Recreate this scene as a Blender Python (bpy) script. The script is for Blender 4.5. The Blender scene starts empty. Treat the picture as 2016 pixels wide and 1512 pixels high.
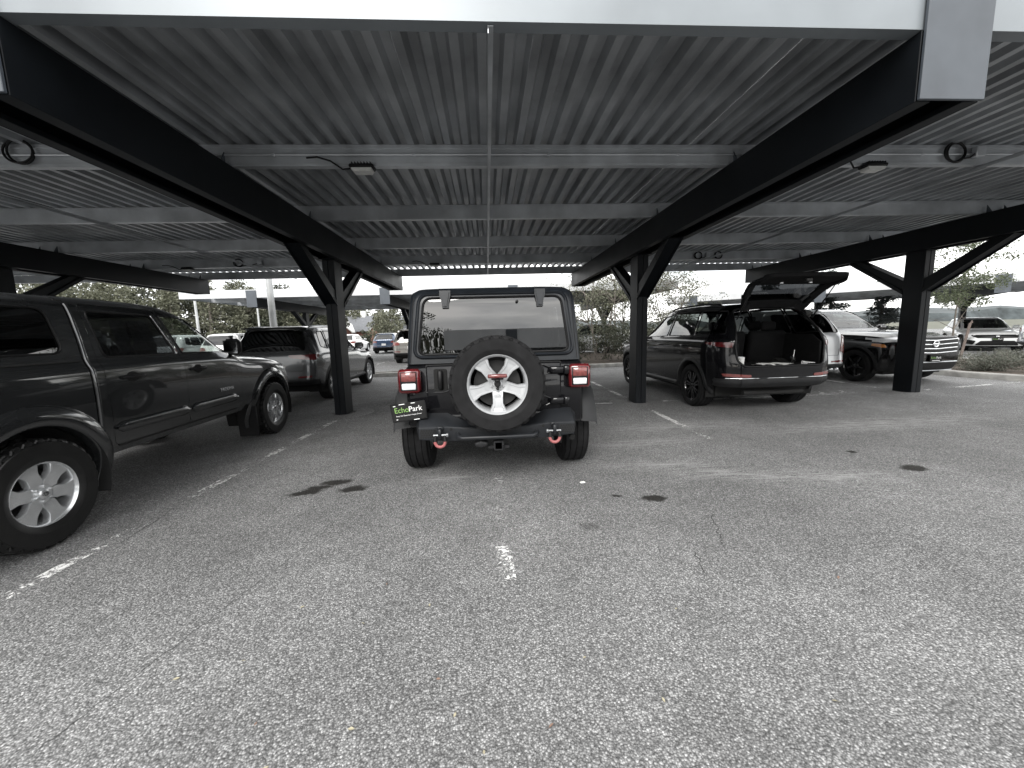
import bpy, bmesh, math, random
import numpy as np
from mathutils import Vector, Matrix

random.seed(7)
RNG = np.random.default_rng(11)
scn = bpy.context.scene
COL = scn.collection

# ------------------------------------------------------------------ camera
def camera():
    f, pitch, yaw, roll, h = 771.14, 0.1334, 0.0592, -0.0274, 1.406
    fw = Vector((math.sin(yaw)*math.cos(pitch), math.cos(yaw)*math.cos(pitch), -math.sin(pitch)))
    r = Vector((math.cos(yaw), -math.sin(yaw), 0)); u = r.cross(fw)
    r2 = math.cos(roll)*r + math.sin(roll)*u
    u2 = -math.sin(roll)*r + math.cos(roll)*u
    cd = bpy.data.cameras.new('camera'); co = bpy.data.objects.new('camera', cd); COL.objects.link(co)
    m = Matrix((r2, u2, -fw)).transposed().to_4x4(); m.translation = (0, 0, h)
    co.matrix_world = m
    cd.sensor_width = 36; cd.lens = f*36/2016; cd.clip_start = 0.05; cd.clip_end = 3000
    scn.camera = co
camera()

# ------------------------------------------------------------------ sky and sun: bright broken overcast
SUN_EL, SUN_AZ = 36, 196          # the sun stands behind and to the left of the camera
def sky():
    w = bpy.data.worlds.new('World'); scn.world = w; w.use_nodes = True
    nt = w.node_tree; nt.nodes.clear(); L = nt.links.new
    sk = nt.nodes.new('ShaderNodeTexSky'); sk.sky_type = 'NISHITA'; sk.sun_disc = False
    sk.sun_elevation = math.radians(SUN_EL); sk.sun_rotation = math.radians(SUN_AZ)
    sk.air_density = 1.0; sk.dust_density = 2.0
    tc = nt.nodes.new('ShaderNodeTexCoord')
    mp = nt.nodes.new('ShaderNodeMapping'); mp.inputs['Scale'].default_value = (1, 1, 3.2)
    n1 = nt.nodes.new('ShaderNodeTexNoise'); n1.inputs['Scale'].default_value = 2.6; n1.inputs['Detail'].default_value = 9
    n1.inputs['Roughness'].default_value = 0.58; n1.inputs['Distortion'].default_value = 0.5
    L(tc.outputs['Generated'], mp.inputs[0]); L(mp.outputs[0], n1.inputs['Vector'])
    cover = nt.nodes.new('ShaderNodeValToRGB')
    cover.color_ramp.elements[0].position = 0.30; cover.color_ramp.elements[0].color = (0.55, 0.55, 0.55, 1)
    cover.color_ramp.elements[1].position = 0.52; cover.color_ramp.elements[1].color = (1, 1, 1, 1)
    L(n1.outputs['Fac'], cover.inputs[0])
    n2 = nt.nodes.new('ShaderNodeTexNoise'); n2.inputs['Scale'].default_value = 4.5; n2.inputs['Detail'].default_value = 8
    L(mp.outputs[0], n2.inputs['Vector'])
    cl = nt.nodes.new('ShaderNodeValToRGB')
    cl.color_ramp.elements[0].position = 0.34; cl.color_ramp.elements[0].color = (7.0, 7.1, 7.2, 1)
    cl.color_ramp.elements[1].position = 0.62; cl.color_ramp.elements[1].color = (11.6, 11.5, 11.2, 1)
    L(n2.outputs['Fac'], cl.inputs[0])
    mx = nt.nodes.new('ShaderNodeMix'); mx.data_type = 'RGBA'
    L(cover.outputs[0], mx.inputs[0]); L(sk.outputs[0], mx.inputs[6]); L(cl.outputs[0], mx.inputs[7])
    bg = nt.nodes.new('ShaderNodeBackground'); bg.inputs['Strength'].default_value = 0.1
    L(mx.outputs[2], bg.inputs[0])
    out = nt.nodes.new('ShaderNodeOutputWorld'); L(bg.outputs[0], out.inputs[0])
sky()
def sun():
    ld = bpy.data.lights.new('sun', 'SUN'); ld.energy = 1.3; ld.angle = math.radians(28); ld.color = (1, 0.98, 0.95)
    lo = bpy.data.objects.new('sun', ld); COL.objects.link(lo)
    e, a = math.radians(SUN_EL), math.radians(SUN_AZ)
    d = Vector((math.sin(a)*math.cos(e), math.cos(a)*math.cos(e), math.sin(e)))
    lo.rotation_euler = d.to_track_quat('Z', 'Y').to_euler(); lo.location = d*60
sun()
vs = scn.view_settings
vs.view_transform = 'Standard'; vs.look = 'None'; vs.gamma = 1; vs.use_curve_mapping = False
vs.exposure = 1.38
scn.render.engine = 'CYCLES'

# ------------------------------------------------------------------ materials
def mat(name, col=(0.5, 0.5, 0.5), rough=0.5, metal=0.0, coat=0.0, var=0.0, vscale=8.0, bump=0.0, bscale=60.0, spec=0.5, emit=None, rvar=0.0):
    m = bpy.data.materials.new(name); m.use_nodes = True; nt = m.node_tree; b = nt.nodes['Principled BSDF']
    b.inputs['Base Color'].default_value = (*col, 1); b.inputs['Roughness'].default_value = rough
    b.inputs['Metallic'].default_value = metal; b.inputs['Coat Weight'].default_value = coat
    b.inputs['Coat Roughness'].default_value = 0.04; b.inputs['Specular IOR Level'].default_value = spec
    if emit: b.inputs['Emission Color'].default_value = (*col, 1); b.inputs['Emission Strength'].default_value = emit
    if var or bump or rvar:
        tc = nt.nodes.new('ShaderNodeTexCoord')
        n = nt.nodes.new('ShaderNodeTexNoise'); n.inputs['Scale'].default_value = vscale; n.inputs['Detail'].default_value = 6
        nt.links.new(tc.outputs['Object'], n.inputs['Vector'])
        if var:
            r = nt.nodes.new('ShaderNodeValToRGB')
            r.color_ramp.elements[0].position = 0.3; r.color_ramp.elements[1].position = 0.7
            r.color_ramp.elements[0].color = (*[c*(1-var) for c in col], 1); r.color_ramp.elements[1].color = (*[min(1, c*(1+var)) for c in col], 1)
            nt.links.new(n.outputs['Fac'], r.inputs[0]); nt.links.new(r.outputs[0], b.inputs['Base Color'])
        if rvar:
            mr = nt.nodes.new('ShaderNodeMapRange'); mr.inputs['To Min'].default_value = max(0.02, rough-rvar); mr.inputs['To Max'].default_value = rough+rvar
            nt.links.new(n.outputs['Fac'], mr.inputs[0]); nt.links.new(mr.outputs[0], b.inputs['Roughness'])
        if bump:
            n2 = nt.nodes.new('ShaderNodeTexNoise'); n2.inputs['Scale'].default_value = bscale; n2.inputs['Detail'].default_value = 4
            nt.links.new(tc.outputs['Object'], n2.inputs['Vector'])
            bp = nt.nodes.new('ShaderNodeBump'); bp.inputs['Strength'].default_value = bump; bp.inputs['Distance'].default_value = 0.004
            nt.links.new(n2.outputs['Fac'], bp.inputs['Height']); nt.links.new(bp.outputs[0], b.inputs['Normal'])
    return m

def glass(name, tint, ior=1.7, rough=0.005):
    m = bpy.data.materials.new(name); m.use_nodes = True; nt = m.node_tree; nt.nodes.clear()
    t = nt.nodes.new('ShaderNodeBsdfTransparent'); t.inputs[0].default_value = (*tint, 1)
    g = nt.nodes.new('ShaderNodeBsdfGlossy'); g.inputs['Roughness'].default_value = rough; g.inputs[0].default_value = (1, 1, 1, 1)
    f = nt.nodes.new('ShaderNodeFresnel')
    gm = nt.nodes.new('ShaderNodeNewGeometry'); mr = nt.nodes.new('ShaderNodeMapRange')      # a single pane reflects the same from both faces
    mr.inputs['To Min'].default_value = ior; mr.inputs['To Max'].default_value = 1/ior
    nt.links.new(gm.outputs['Backfacing'], mr.inputs[0]); nt.links.new(mr.outputs[0], f.inputs[0])
    x = nt.nodes.new('ShaderNodeMixShader'); o = nt.nodes.new('ShaderNodeOutputMaterial')
    nt.links.new(f.outputs[0], x.inputs[0]); nt.links.new(t.outputs[0], x.inputs[1]); nt.links.new(g.outputs[0], x.inputs[2]); nt.links.new(x.outputs[0], o.inputs[0])
    return m

def paint(name, col, rough=0.3, metal=0.35, ior=1.5):
    m = mat(name, col, rough, metal, coat=(0.62 if max(col) < 0.02 else 0.9), rvar=0.05, vscale=3, spec=(0.08 if max(col) < 0.02 else 0.3))
    m.node_tree.nodes['Principled BSDF'].inputs['Coat IOR'].default_value = ior; return m

M = {}
M['steel_black'] = mat('painted_steel_black', (0.005, 0.0065, 0.0085), 0.5, 0.0, var=0.25, vscale=3, rvar=0.1, bump=0.15, bscale=25, spec=0.22)
M['steel_dark'] = mat('painted_steel_lightened', (0.055, 0.064, 0.076), 0.45, 0.0, var=0.15, vscale=5)  # beam paint lightened as if sky-lit, for near end plates; clips share it
M['galv'] = mat('galvanised_steel', (0.53, 0.55, 0.57), 0.36, 0.5, var=0.28, vscale=2.2, rvar=0.12)
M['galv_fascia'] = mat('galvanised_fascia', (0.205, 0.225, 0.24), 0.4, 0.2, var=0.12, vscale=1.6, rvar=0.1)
M['fascia_lit'] = mat('brightened_fascia', (0.50, 0.51, 0.52), 0.5, var=0.1, vscale=1.5)  # far roof edges: their lit look is put into a brighter colour
M['deck'] = mat('galvanised_deck', (0.36, 0.375, 0.39), 0.35, 0.45, var=0.35, vscale=1.7, rvar=0.12)
M['black_plastic'] = mat('black_plastic', (0.006, 0.006, 0.0065), 0.5, var=0.2, vscale=20, bump=0.2, bscale=300, spec=0.3)
M['grey_plastic'] = mat('charcoal_plastic', (0.016, 0.0165, 0.0175), 0.5, var=0.2, vscale=12, bump=0.2, bscale=300, spec=0.3)
M['matte_black'] = mat('matte_black', (0.006, 0.006, 0.006), 0.9)
M['interior'] = mat('interior_trim', (0.006, 0.006, 0.0065), 0.85, var=0.3, vscale=9, spec=0.2)
M['rubber'] = mat('tyre_rubber', (0.009, 0.009, 0.0096), 0.7, var=0.35, vscale=14, bump=0.3, bscale=180, spec=0.2)
M['rubber_gloss'] = mat('dressed_tyre_rubber', (0.007, 0.007, 0.007), 0.38, var=0.3, vscale=14, bump=0.25, bscale=150, spec=0.4)
M['alloy'] = mat('silver_alloy', (0.47, 0.48, 0.49), 0.35, 0.4, var=0.06, vscale=9)
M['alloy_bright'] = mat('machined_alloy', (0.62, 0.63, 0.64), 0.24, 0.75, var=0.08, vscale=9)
M['alloy_black'] = mat('gloss_black_alloy', (0.012, 0.012, 0.013), 0.2, 0.2, coat=0.6)
M['chrome'] = mat('chrome', (0.75, 0.76, 0.77), 0.12, 1.0)
M['disc'] = mat('brake_disc', (0.03, 0.03, 0.03), 0.5, 0.6, var=0.3)
M['bolt'] = mat('zinc_bolt', (0.30, 0.31, 0.32), 0.4, 0.8)
M['red_lens'] = mat('red_lens', (0.165, 0.042, 0.038), 0.18, coat=1.0, var=0.25, vscale=40)
M['red_dark'] = mat('dark_red_lens', (0.10, 0.008, 0.010), 0.15, coat=1.0)
M['white_lens'] = mat('white_lens', (0.75, 0.76, 0.77), 0.15, coat=1.0, var=0.06, vscale=50)
M['amber'] = mat('amber_lens', (0.5, 0.18, 0.03), 0.2, coat=1.0)
M['red_paint'] = mat('red_shackle', (0.30, 0.095, 0.095), 0.5, var=0.2, vscale=30)
M['white_paint'] = mat('white_print', (0.8, 0.8, 0.8), 0.6)
M['green_print'] = mat('green_print', (0.20, 0.36, 0.10), 0.6)
M['glass_dark'] = glass('privacy_glass', (0.035, 0.037, 0.04), 1.75)
M['glass_mid'] = glass('tinted_glass', (0.22, 0.235, 0.23), 1.65)
M['glass_clear'] = glass('clear_glass', (0.62, 0.66, 0.64), 1.6)
M['lens_diffuse'] = mat('frosted_lens', (0.62, 0.62, 0.6), 0.5, var=0.1, vscale=30)
M['concrete'] = mat('kerb_concrete', (0.30, 0.295, 0.28), 0.85, var=0.3, vscale=5, bump=0.5, bscale=70)
M['soil'] = mat('bark_mulch', (0.075, 0.06, 0.048), 0.95, var=0.5, vscale=16, bump=1.0, bscale=40)
M['bark'] = mat('tree_bark', (0.13, 0.115, 0.10), 0.9, var=0.4, vscale=14, bump=0.8, bscale=40)
M['paper'] = mat('paper', (0.78, 0.78, 0.76), 0.8, var=0.05)

# ------------------------------------------------------------------ mesh helpers
class MB:
    """collects shapes that end up as ONE mesh object"""
    def __init__(self): self.v = []; self.f = []; self.mi = []; self.cur = 0
    def add(self, vs, fs, T=None):
        o = len(self.v)
        if T is not None: vs = [tuple(T @ Vector(p)) for p in vs]
        self.v += [tuple(map(float, p)) for p in vs]; self.f += [tuple(i+o for i in f) for f in fs]; self.mi += [self.cur]*len(fs)
        return self
    def box(self, c, s, ch=0.0, T=None, rot=None):
        hx, hy, hz = s[0]/2, s[1]/2, s[2]/2
        ch = min(ch, 0.45*min(s))
        if ch <= 0:
            vs = [(x, y, z) for x in (-hx, hx) for y in (-hy, hy) for z in (-hz, hz)]
            fs = [(0, 1, 3, 2), (4, 6, 7, 5), (0, 4, 5, 1), (2, 3, 7, 6), (0, 2, 6, 4), (1, 5, 7, 3)]
        else:
            vs = []; idx = {}
            for sx in (-1, 1):
                for sy in (-1, 1):
                    for sz in (-1, 1):
                        for a in range(3):
                            d = [hx-ch, hy-ch, hz-ch]; d[a] += ch
                            idx[sx, sy, sz, a] = len(vs); vs.append((sx*d[0], sy*d[1], sz*d[2]))
            fs = []
            for a in range(3):
                b, c2 = (a+1) % 3, (a+2) % 3
                for s1 in (-1, 1):
                    q = []
                    for t1, t2 in ((-1, -1), (1, -1), (1, 1), (-1, 1)):
                        k = [0, 0, 0]; k[a] = s1; k[b] = t1; k[c2] = t2; q.append(idx[k[0], k[1], k[2], a])
                    fs.append(tuple(q if s1 > 0 else q[::-1]))
                for t1 in (-1, 1):
                    for t2 in (-1, 1):
                        q = []
                        for s1 in (-1, 1):
                            k = [0, 0, 0]; k[a] = s1; k[b] = t1; k[c2] = t2
                            q.append((idx[k[0], k[1], k[2], b], idx[k[0], k[1], k[2], c2]))
                        g = (q[0][0], q[1][0], q[1][1], q[0][1])
                        fs.append(g if t1*t2 > 0 else g[::-1])
            for sx in (-1, 1):
                for sy in (-1, 1):
                    for sz in (-1, 1):
                        g = (idx[sx, sy, sz, 0], idx[sx, sy, sz, 1], idx[sx, sy, sz, 2])
                        fs.append(g if sx*sy*sz > 0 else g[::-1])
        t = Matrix.Translation(c)
        if rot is not None: t = t @ (rot if isinstance(rot, Matrix) else Matrix.Rotation(rot[1], 4, rot[0]))
        if T is not None: t = T @ t
        return self.add(vs, fs, t)
    def prism(self, poly, axis, a, b, T=None):
        """extrude a 2D outline: axis x -> (y,z), y -> (x,z), z -> (x,y)"""
        n = len(poly)
        def p3(q, t): return (t, q[0], q[1]) if axis == 'x' else (q[0], t, q[1]) if axis == 'y' else (q[0], q[1], t)
        vs = [p3(q, a) for q in poly]+[p3(q, b) for q in poly]
        fs = [tuple(range(n))[::-1], tuple(range(n, 2*n))]+[(i, (i+1) % n, n+(i+1) % n, n+i) for i in range(n)]
        return self.add(vs, fs, T)
    def tube(self, pts, r, seg=8, cap=True, T=None, closed=False):
        pts = [Vector(p) for p in pts]; n = len(pts); rr = r if hasattr(r, '__len__') else [r]*n
        vs = []; fs = []; up = None
        for i, p in enumerate(pts):
            d = (pts[(i+1) % n]-pts[i-1]) if closed else (pts[min(i+1, n-1)]-pts[max(i-1, 0)])
            d.normalize()
            if up is None: up = Vector((0, 0, 1)) if abs(d.z) < 0.9 else Vector((1, 0, 0))
            s = d.cross(up); s.normalize(); up = s.cross(d); up.normalize()
            for k in range(seg):
                a = 2*math.pi*k/seg; vs.append(tuple(p+rr[i]*(math.cos(a)*s+math.sin(a)*up)))
        for i in range(n if closed else n-1):
            for k in range(seg):
                a, b = i*seg+k, i*seg+(k+1) % seg; c, d = ((i+1) % n)*seg+(k+1) % seg, ((i+1) % n)*seg+k
                fs.append((a, b, c, d))
        if cap and not closed: fs += [tuple(range(seg))[::-1], tuple(range((n-1)*seg, n*seg))]
        return self.add(vs, fs, T)
    def lathe(self, prof, seg=32, axis='z', T=None, closed=False, arc=None):
        vs = []; fs = []; n = len(prof)
        a0, a1 = arc or (0, 2*math.pi); full = arc is None
        ns = seg if full else seg+1
        for k in range(ns):
            a = a0+(a1-a0)*k/seg; c, s = math.cos(a), math.sin(a)
            for r, h in prof:
                vs.append((r*c, r*s, h) if axis == 'z' else (h, r*c, r*s) if axis == 'x' else (r*s, h, r*c))
        for k in range(seg):
            k2 = (k+1) % ns
            for i in range(n if closed else n-1):
                j = (i+1) % n
                fs.append((k*n+i, k2*n+i, k2*n+j, k*n+j))
        return self.add(vs, fs, T)
    def grid(self, P, T=None, flip=False):
        """P[i][j] -> points"""
        nu, nv = len(P), len(P[0]); vs = [p for row in P for p in row]
        fs = []
        for i in range(nu-1):
            for j in range(nv-1):
                q = (i*nv+j, (i+1)*nv+j, (i+1)*nv+j+1, i*nv+j+1); fs.append(q[::-1] if flip else q)
        return self.add(vs, fs, T)
    def build(self, name, mats, parent=None, smooth=40, loc=None):
        me = bpy.data.meshes.new(name); me.from_pydata(self.v, [], self.f)
        for m in (mats if isinstance(mats, (list, tuple)) else [mats]): me.materials.append(M[m] if isinstance(m, str) else m)
        if any(self.mi): me.polygons.foreach_set('material_index', self.mi)
        me.validate(); me.update()
        bm = bmesh.new(); bm.from_mesh(me); bmesh.ops.recalc_face_normals(bm, faces=bm.faces); bm.to_mesh(me); bm.free()
        shade(me, smooth)
        o = bpy.data.objects.new(name, me); COL.objects.link(o)
        if loc is not None: o.location = loc
        if parent is not None: o.parent = parent
        return o
def shade(me, smooth):
    if smooth:
        me.polygons.foreach_set('use_smooth', [True]*len(me.polygons)); me.set_sharp_from_angle(angle=math.radians(smooth))
    me.update()
def rawmesh(name, V, F, m, parent=None, smooth=35, recalc=False):
    V = np.asarray(V, float); ids = sorted({int(i) for f in F for i in f}); mp = {b: a for a, b in enumerate(ids)}
    me = bpy.data.meshes.new(name); me.from_pydata([tuple(map(float, V[i])) for i in ids], [], [tuple(mp[int(i)] for i in f) for f in F])
    for x in (m if isinstance(m, (list, tuple)) else [m]): me.materials.append(M[x] if isinstance(x, str) else x)
    me.update()
    if recalc:
        bm = bmesh.new(); bm.from_mesh(me); bmesh.ops.recalc_face_normals(bm, faces=bm.faces); bm.to_mesh(me); bm.free()
    shade(me, smooth)
    o = bpy.data.objects.new(name, me); COL.objects.link(o)
    if parent is not None: o.parent = parent
    return o
def tag(o, label=None, cat=None, group=None, kind=None):
    if label: o['label'] = label
    if cat: o['category'] = cat
    if group: o['group'] = group
    if kind: o['kind'] = kind
    return o
def thing(name, loc, label, cat, rz=0.0, group=None):
    o = bpy.data.objects.new(name, None); COL.objects.link(o); o.location = loc; o.rotation_euler = (0, 0, rz)
    o.empty_display_size = 0.2
    return tag(o, label, cat, group)
def copy_tree(o, parent=None):
    c = o.copy(); COL.objects.link(c)
    if parent is not None: c.parent = parent
    for ch in o.children: copy_tree(ch, c)
    return c
def share(o, parent=None, loc=None):
    c = o.copy(); COL.objects.link(c)
    if parent is not None: c.parent = parent
    if loc is not None: c.location = loc
    return c
def chan(*pts): return pts
def text_mesh(name, body, size, m, parent, T, extrude=0.0008, align='CENTER'):
    cu = bpy.data.curves.new(name, 'FONT'); cu.body = body; cu.size = size; cu.extrude = extrude; cu.align_x = align; cu.align_y = 'CENTER'
    t = bpy.data.objects.new(name+'_c', cu); COL.objects.link(t)
    dg = bpy.context.evaluated_depsgraph_get()
    me = bpy.data.meshes.new_from_object(t.evaluated_get(dg)); bpy.data.objects.remove(t); bpy.data.curves.remove(cu)
    me.materials.clear(); me.materials.append(M[m] if isinstance(m, str) else m); me.name = name
    o = bpy.data.objects.new(name, me); COL.objects.link(o); o.parent = parent; o.matrix_local = T
    return o
def Rx(a): return Matrix.Rotation(a, 4, 'X')
def Ry(a): return Matrix.Rotation(a, 4, 'Y')
def Rz(a): return Matrix.Rotation(a, 4, 'Z')
def Tr(x, y, z): return Matrix.Translation((x, y, z))

# ------------------------------------------------------------------ setting: ground, paint, kerbs
def asphalt():
    m = bpy.data.materials.new('worn_asphalt'); m.use_nodes = True; nt = m.node_tree; b = nt.nodes['Principled BSDF']; L = nt.links.new
    N = nt.nodes.new
    tc = N('ShaderNodeTexCoord')
    def noise(scale, detail=4, rough=0.5, dist=0.0, vec=None):
        n = N('ShaderNodeTexNoise'); n.inputs['Scale'].default_value = scale; n.inputs['Detail'].default_value = detail
        n.inputs['Roughness'].default_value = rough; n.inputs['Distortion'].default_value = dist
        L(vec or tc.outputs['Object'], n.inputs['Vector']); return n
    def ramp(inp, stops):
        r = N('ShaderNodeValToRGB'); e = r.color_ramp.elements
        while len(e) < len(stops): e.new(0.5)
        for k, (p, c) in enumerate(stops):
            e[k].position = p; e[k].color = (c, c, c, 1) if not hasattr(c, '__len__') else (*c, 1)
        L(inp, r.inputs[0]); return r
    def mixc(fac, a, bb, mode='MIX'):
        x = N('ShaderNodeMix'); x.data_type = 'RGBA'; x.blend_type = mode
        for s, i in ((fac, 0), (a, 6), (bb, 7)):
            if hasattr(s, 'is_output'): L(s, x.inputs[i])
            elif i == 0: x.inputs[0].default_value = s
            else: x.inputs[i].default_value = (*s, 1)
        return x.outputs[2]
    def math_(op, a, bb=None, c=None):
        x = N('ShaderNodeMath'); x.operation = op
        for i, s in enumerate((a, bb, c)):
            if s is None: continue
            if hasattr(s, 'is_output'): L(s, x.inputs[i])
            else: x.inputs[i].default_value = s
        return x.outputs[0]
    # exposed stones of several sizes in a dark binder
    vo = N('ShaderNodeTexVoronoi'); vo.inputs['Scale'].default_value = 120; L(tc.outputs['Object'], vo.inputs['Vector'])
    vo2 = N('ShaderNodeTexVoronoi'); vo2.inputs['Scale'].default_value = 260; L(tc.outputs['Object'], vo2.inputs['Vector'])
    sep = N('ShaderNodeSeparateColor'); L(vo.outputs['Color'], sep.inputs[0])
    sep2 = N('ShaderNodeSeparateColor'); L(vo2.outputs['Color'], sep2.inputs[0])
    stone = ramp(sep.outputs[0], [(0.0, 0.10), (0.35, 0.19), (0.7, 0.32), (0.88, 0.48), (1.0, 0.68)])
    fine = ramp(sep2.outputs[0], [(0.0, 0.10), (0.5, 0.22), (0.85, 0.38), (1.0, 0.56)])
    base = mixc(0.45, stone.outputs[0], fine.outputs[0])
    edge = ramp(vo.outputs['Distance'], [(0.25, 1.0), (0.66, 0.40)])
    base = mixc(0.9, base, edge.outputs[0], 'MULTIPLY')
    # broad wear, stains, tyre dust
    big = ramp(noise(0.55, 5, 0.55).outputs['Fac'], [(0.32, 0.80), (0.68, 1.18)])
    base = mixc(1.0, base, big.outputs[0], 'MULTIPLY')
    mid = ramp(noise(3.2, 6, 0.65).outputs['Fac'], [(0.3, 0.86), (0.7, 1.12)])
    base = mixc(1.0, base, mid.outputs[0], 'MULTIPLY')
    # patches with shapes of their own, given as centre, half axes, angle
    sx = N('ShaderNodeSeparateXYZ'); wn = noise(9, 5, 0.7)
    wv = N('ShaderNodeVectorMath'); wv.operation = 'MULTIPLY_ADD'; L(wn.outputs['Color'], wv.inputs[0]); wv.inputs[1].default_value = (0.16, 0.16, 0); L(tc.outputs['Object'], wv.inputs[2])
    wo = N('ShaderNodeVectorMath'); wo.operation = 'ADD'; L(wv.outputs[0], wo.inputs[0]); wo.inputs[1].default_value = (-0.08, -0.08, 0)
    def spot(cx, cy, ax, ay, ang, lo=0.62, hi=1.06):
        mp = N('ShaderNodeMapping'); mp.vector_type = 'TEXTURE'; mp.inputs['Location'].default_value = (cx, cy, 0)
        mp.inputs['Rotation'].default_value = (0, 0, ang); mp.inputs['Scale'].default_value = (ax, ay, 1e6)
        L(wo.outputs[0], mp.inputs[0]); ln = N('ShaderNodeVectorMath'); ln.operation = 'LENGTH'; L(mp.outputs[0], ln.inputs[0])
        r = N('ShaderNodeMapRange'); r.inputs['From Min'].default_value = lo; r.inputs['From Max'].default_value = hi
        r.inputs['To Min'].default_value = 1; r.inputs['To Max'].default_value = 0; L(ln.outputs['Value'], r.inputs[0]); return r.outputs[0]
    oil = None
    for s in [(-1.50, 3.74, .17, .075, .12), (-1.62, 3.62, .14, .07, .2), (-1.70, 3.52, .17, .075, .25), (-1.29, 3.56, .15, .085, .15), (1.34, 3.03, .12, .075, 0), (1.05, 3.10, .04, .035, 0), (4.04, 3.38, .15, .10, .3), (3.94, 3.92, .06, .05, .2)]:
        o = spot(*s); oil = o if oil is None else math_('MAXIMUM', oil, o)
    o = spot(0.69, 2.62, .10, .06, .1, 0.4, 1.1); oil = math_('MAXIMUM', oil, math_('MULTIPLY', o, 0.5))
    for s in [(-2.45, 7.2, .85, .42, .1), (-1.9, 8.2, .9, .5, .5), (2.35, 7.35, .55, .3, .1)]:      # damp leaf litter by the posts
        o = spot(*s, 0.2, 1.2); oil = math_('MAXIMUM', oil, math_('MULTIPLY', math_('MULTIPLY', o, 0.85), ramp(noise(14, 6, 0.7).outputs['Fac'], [(0.42, 0.15), (0.6, 1.0)]).outputs[0]))
    base = mixc(oil, base, mixc(1.0, base, (0.11, 0.105, 0.095), 'MULTIPLY'))
    dust = None
    stre = N('ShaderNodeMapping'); stre.inputs['Rotation'].default_value = (0, 0, 0.25); stre.inputs['Scale'].default_value = (1.5, 14, 1); L(tc.outputs['Object'], stre.inputs[0])
    sn = ramp(noise(1.6, 6, 0.7, 0.3, stre.outputs[0]).outputs['Fac'], [(0.42, 0.0), (0.68, 1.0)])
    for s in [(1.75, 3.78, .75, .16, -.08), (2.35, 3.45, .75, .22, -.25), (3.1, 3.3, .8, .22, -.1), (1.9, 4.6, .9, .2, .1), (-.5, 3.7, .35, .12, 0), (2.6, 5.3, 1.3, .3, .05), (5.5, 5.0, 2.2, .35, .1)]:
        o = spot(*s, 0.1, 1.15); dust = o if dust is None else math_('MAXIMUM', dust, o)
    base = mixc(math_('MULTIPLY', math_('MULTIPLY', dust, sn.outputs[0]), 0.9), base, (0.42, 0.42, 0.415))
    L(base, b.inputs['Base Color'])
    b.inputs['Roughness'].default_value = 0.85; b.inputs['Specular IOR Level'].default_value = 0.35
    bp = N('ShaderNodeBump'); bp.inputs['Strength'].default_value = 0.7; bp.inputs['Distance'].default_value = 0.006; bp.invert = True
    L(vo.outputs['Distance'], bp.inputs['Height']); L(bp.outputs[0], b.inputs['Normal'])
    return m
M['asphalt'] = asphalt()

def worn_paint(name, col, wear, scale=16):
    m = bpy.data.materials.new(name); m.use_nodes = True; nt = m.node_tree; b = nt.nodes['Principled BSDF']; L = nt.links.new; N = nt.nodes.new
    tc = N('ShaderNodeTexCoord')
    n = N('ShaderNodeTexNoise'); n.inputs['Scale'].default_value = scale; n.inputs['Detail'].default_value = 8; n.inputs['Roughness'].default_value = 0.75; n.inputs['Distortion'].default_value = 1.2
    L(tc.outputs['Object'], n.inputs['Vector'])
    n2 = N('ShaderNodeTexNoise'); n2.inputs['Scale'].default_value = 1.3; n2.inputs['Detail'].default_value = 3; L(tc.outputs['Object'], n2.inputs['Vector'])
    s = N('ShaderNodeMath'); s.operation = 'MULTIPLY_ADD'; L(n2.outputs['Fac'], s.inputs[0]); s.inputs[1].default_value = 0.7; L(n.outputs['Fac'], s.inputs[2])
    r = N('ShaderNodeValToRGB'); r.color_ramp.elements[0].position = wear; r.color_ramp.elements[1].position = wear+0.05
    r.color_ramp.elements[0].color = (0, 0, 0, 1); r.color_ramp.elements[1].color = (1, 1, 1, 1)
    L(s.outputs[0], r.inputs[0])
    t = N('ShaderNodeBsdfTransparent'); x = N('ShaderNodeMixShader'); L(r.outputs[0], x.inputs[0]); L(t.outputs[0], x.inputs[1]); L(b.outputs[0], x.inputs[2])
    L(x.outputs[0], nt.nodes['Material Output'].inputs[0])
    b.inputs['Base Color'].default_value = (*col, 1); b.inputs['Roughness'].default_value = 0.8
    return m
M['line_worn'] = worn_paint('worn_white_line', (0.66, 0.66, 0.65), 0.865)
M['line_very_worn'] = worn_paint('mostly_gone_white_line', (0.55, 0.55, 0.54), 0.99)
M['line_good'] = worn_paint('chipped_white_line', (0.78, 0.78, 0.77), 0.865, 24)

def sheet(name, poly, z, m, parent=None, kind='structure'):
    mb = MB(); mb.add([(x, y, z) for x, y in poly], [tuple(range(len(poly)))])
    o = mb.build(name, m, parent, smooth=0)
    if o.data.polygons[0].normal.z < 0: o.data.flip_normals()
    return tag(o, kind=kind) if parent is None else o

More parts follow.
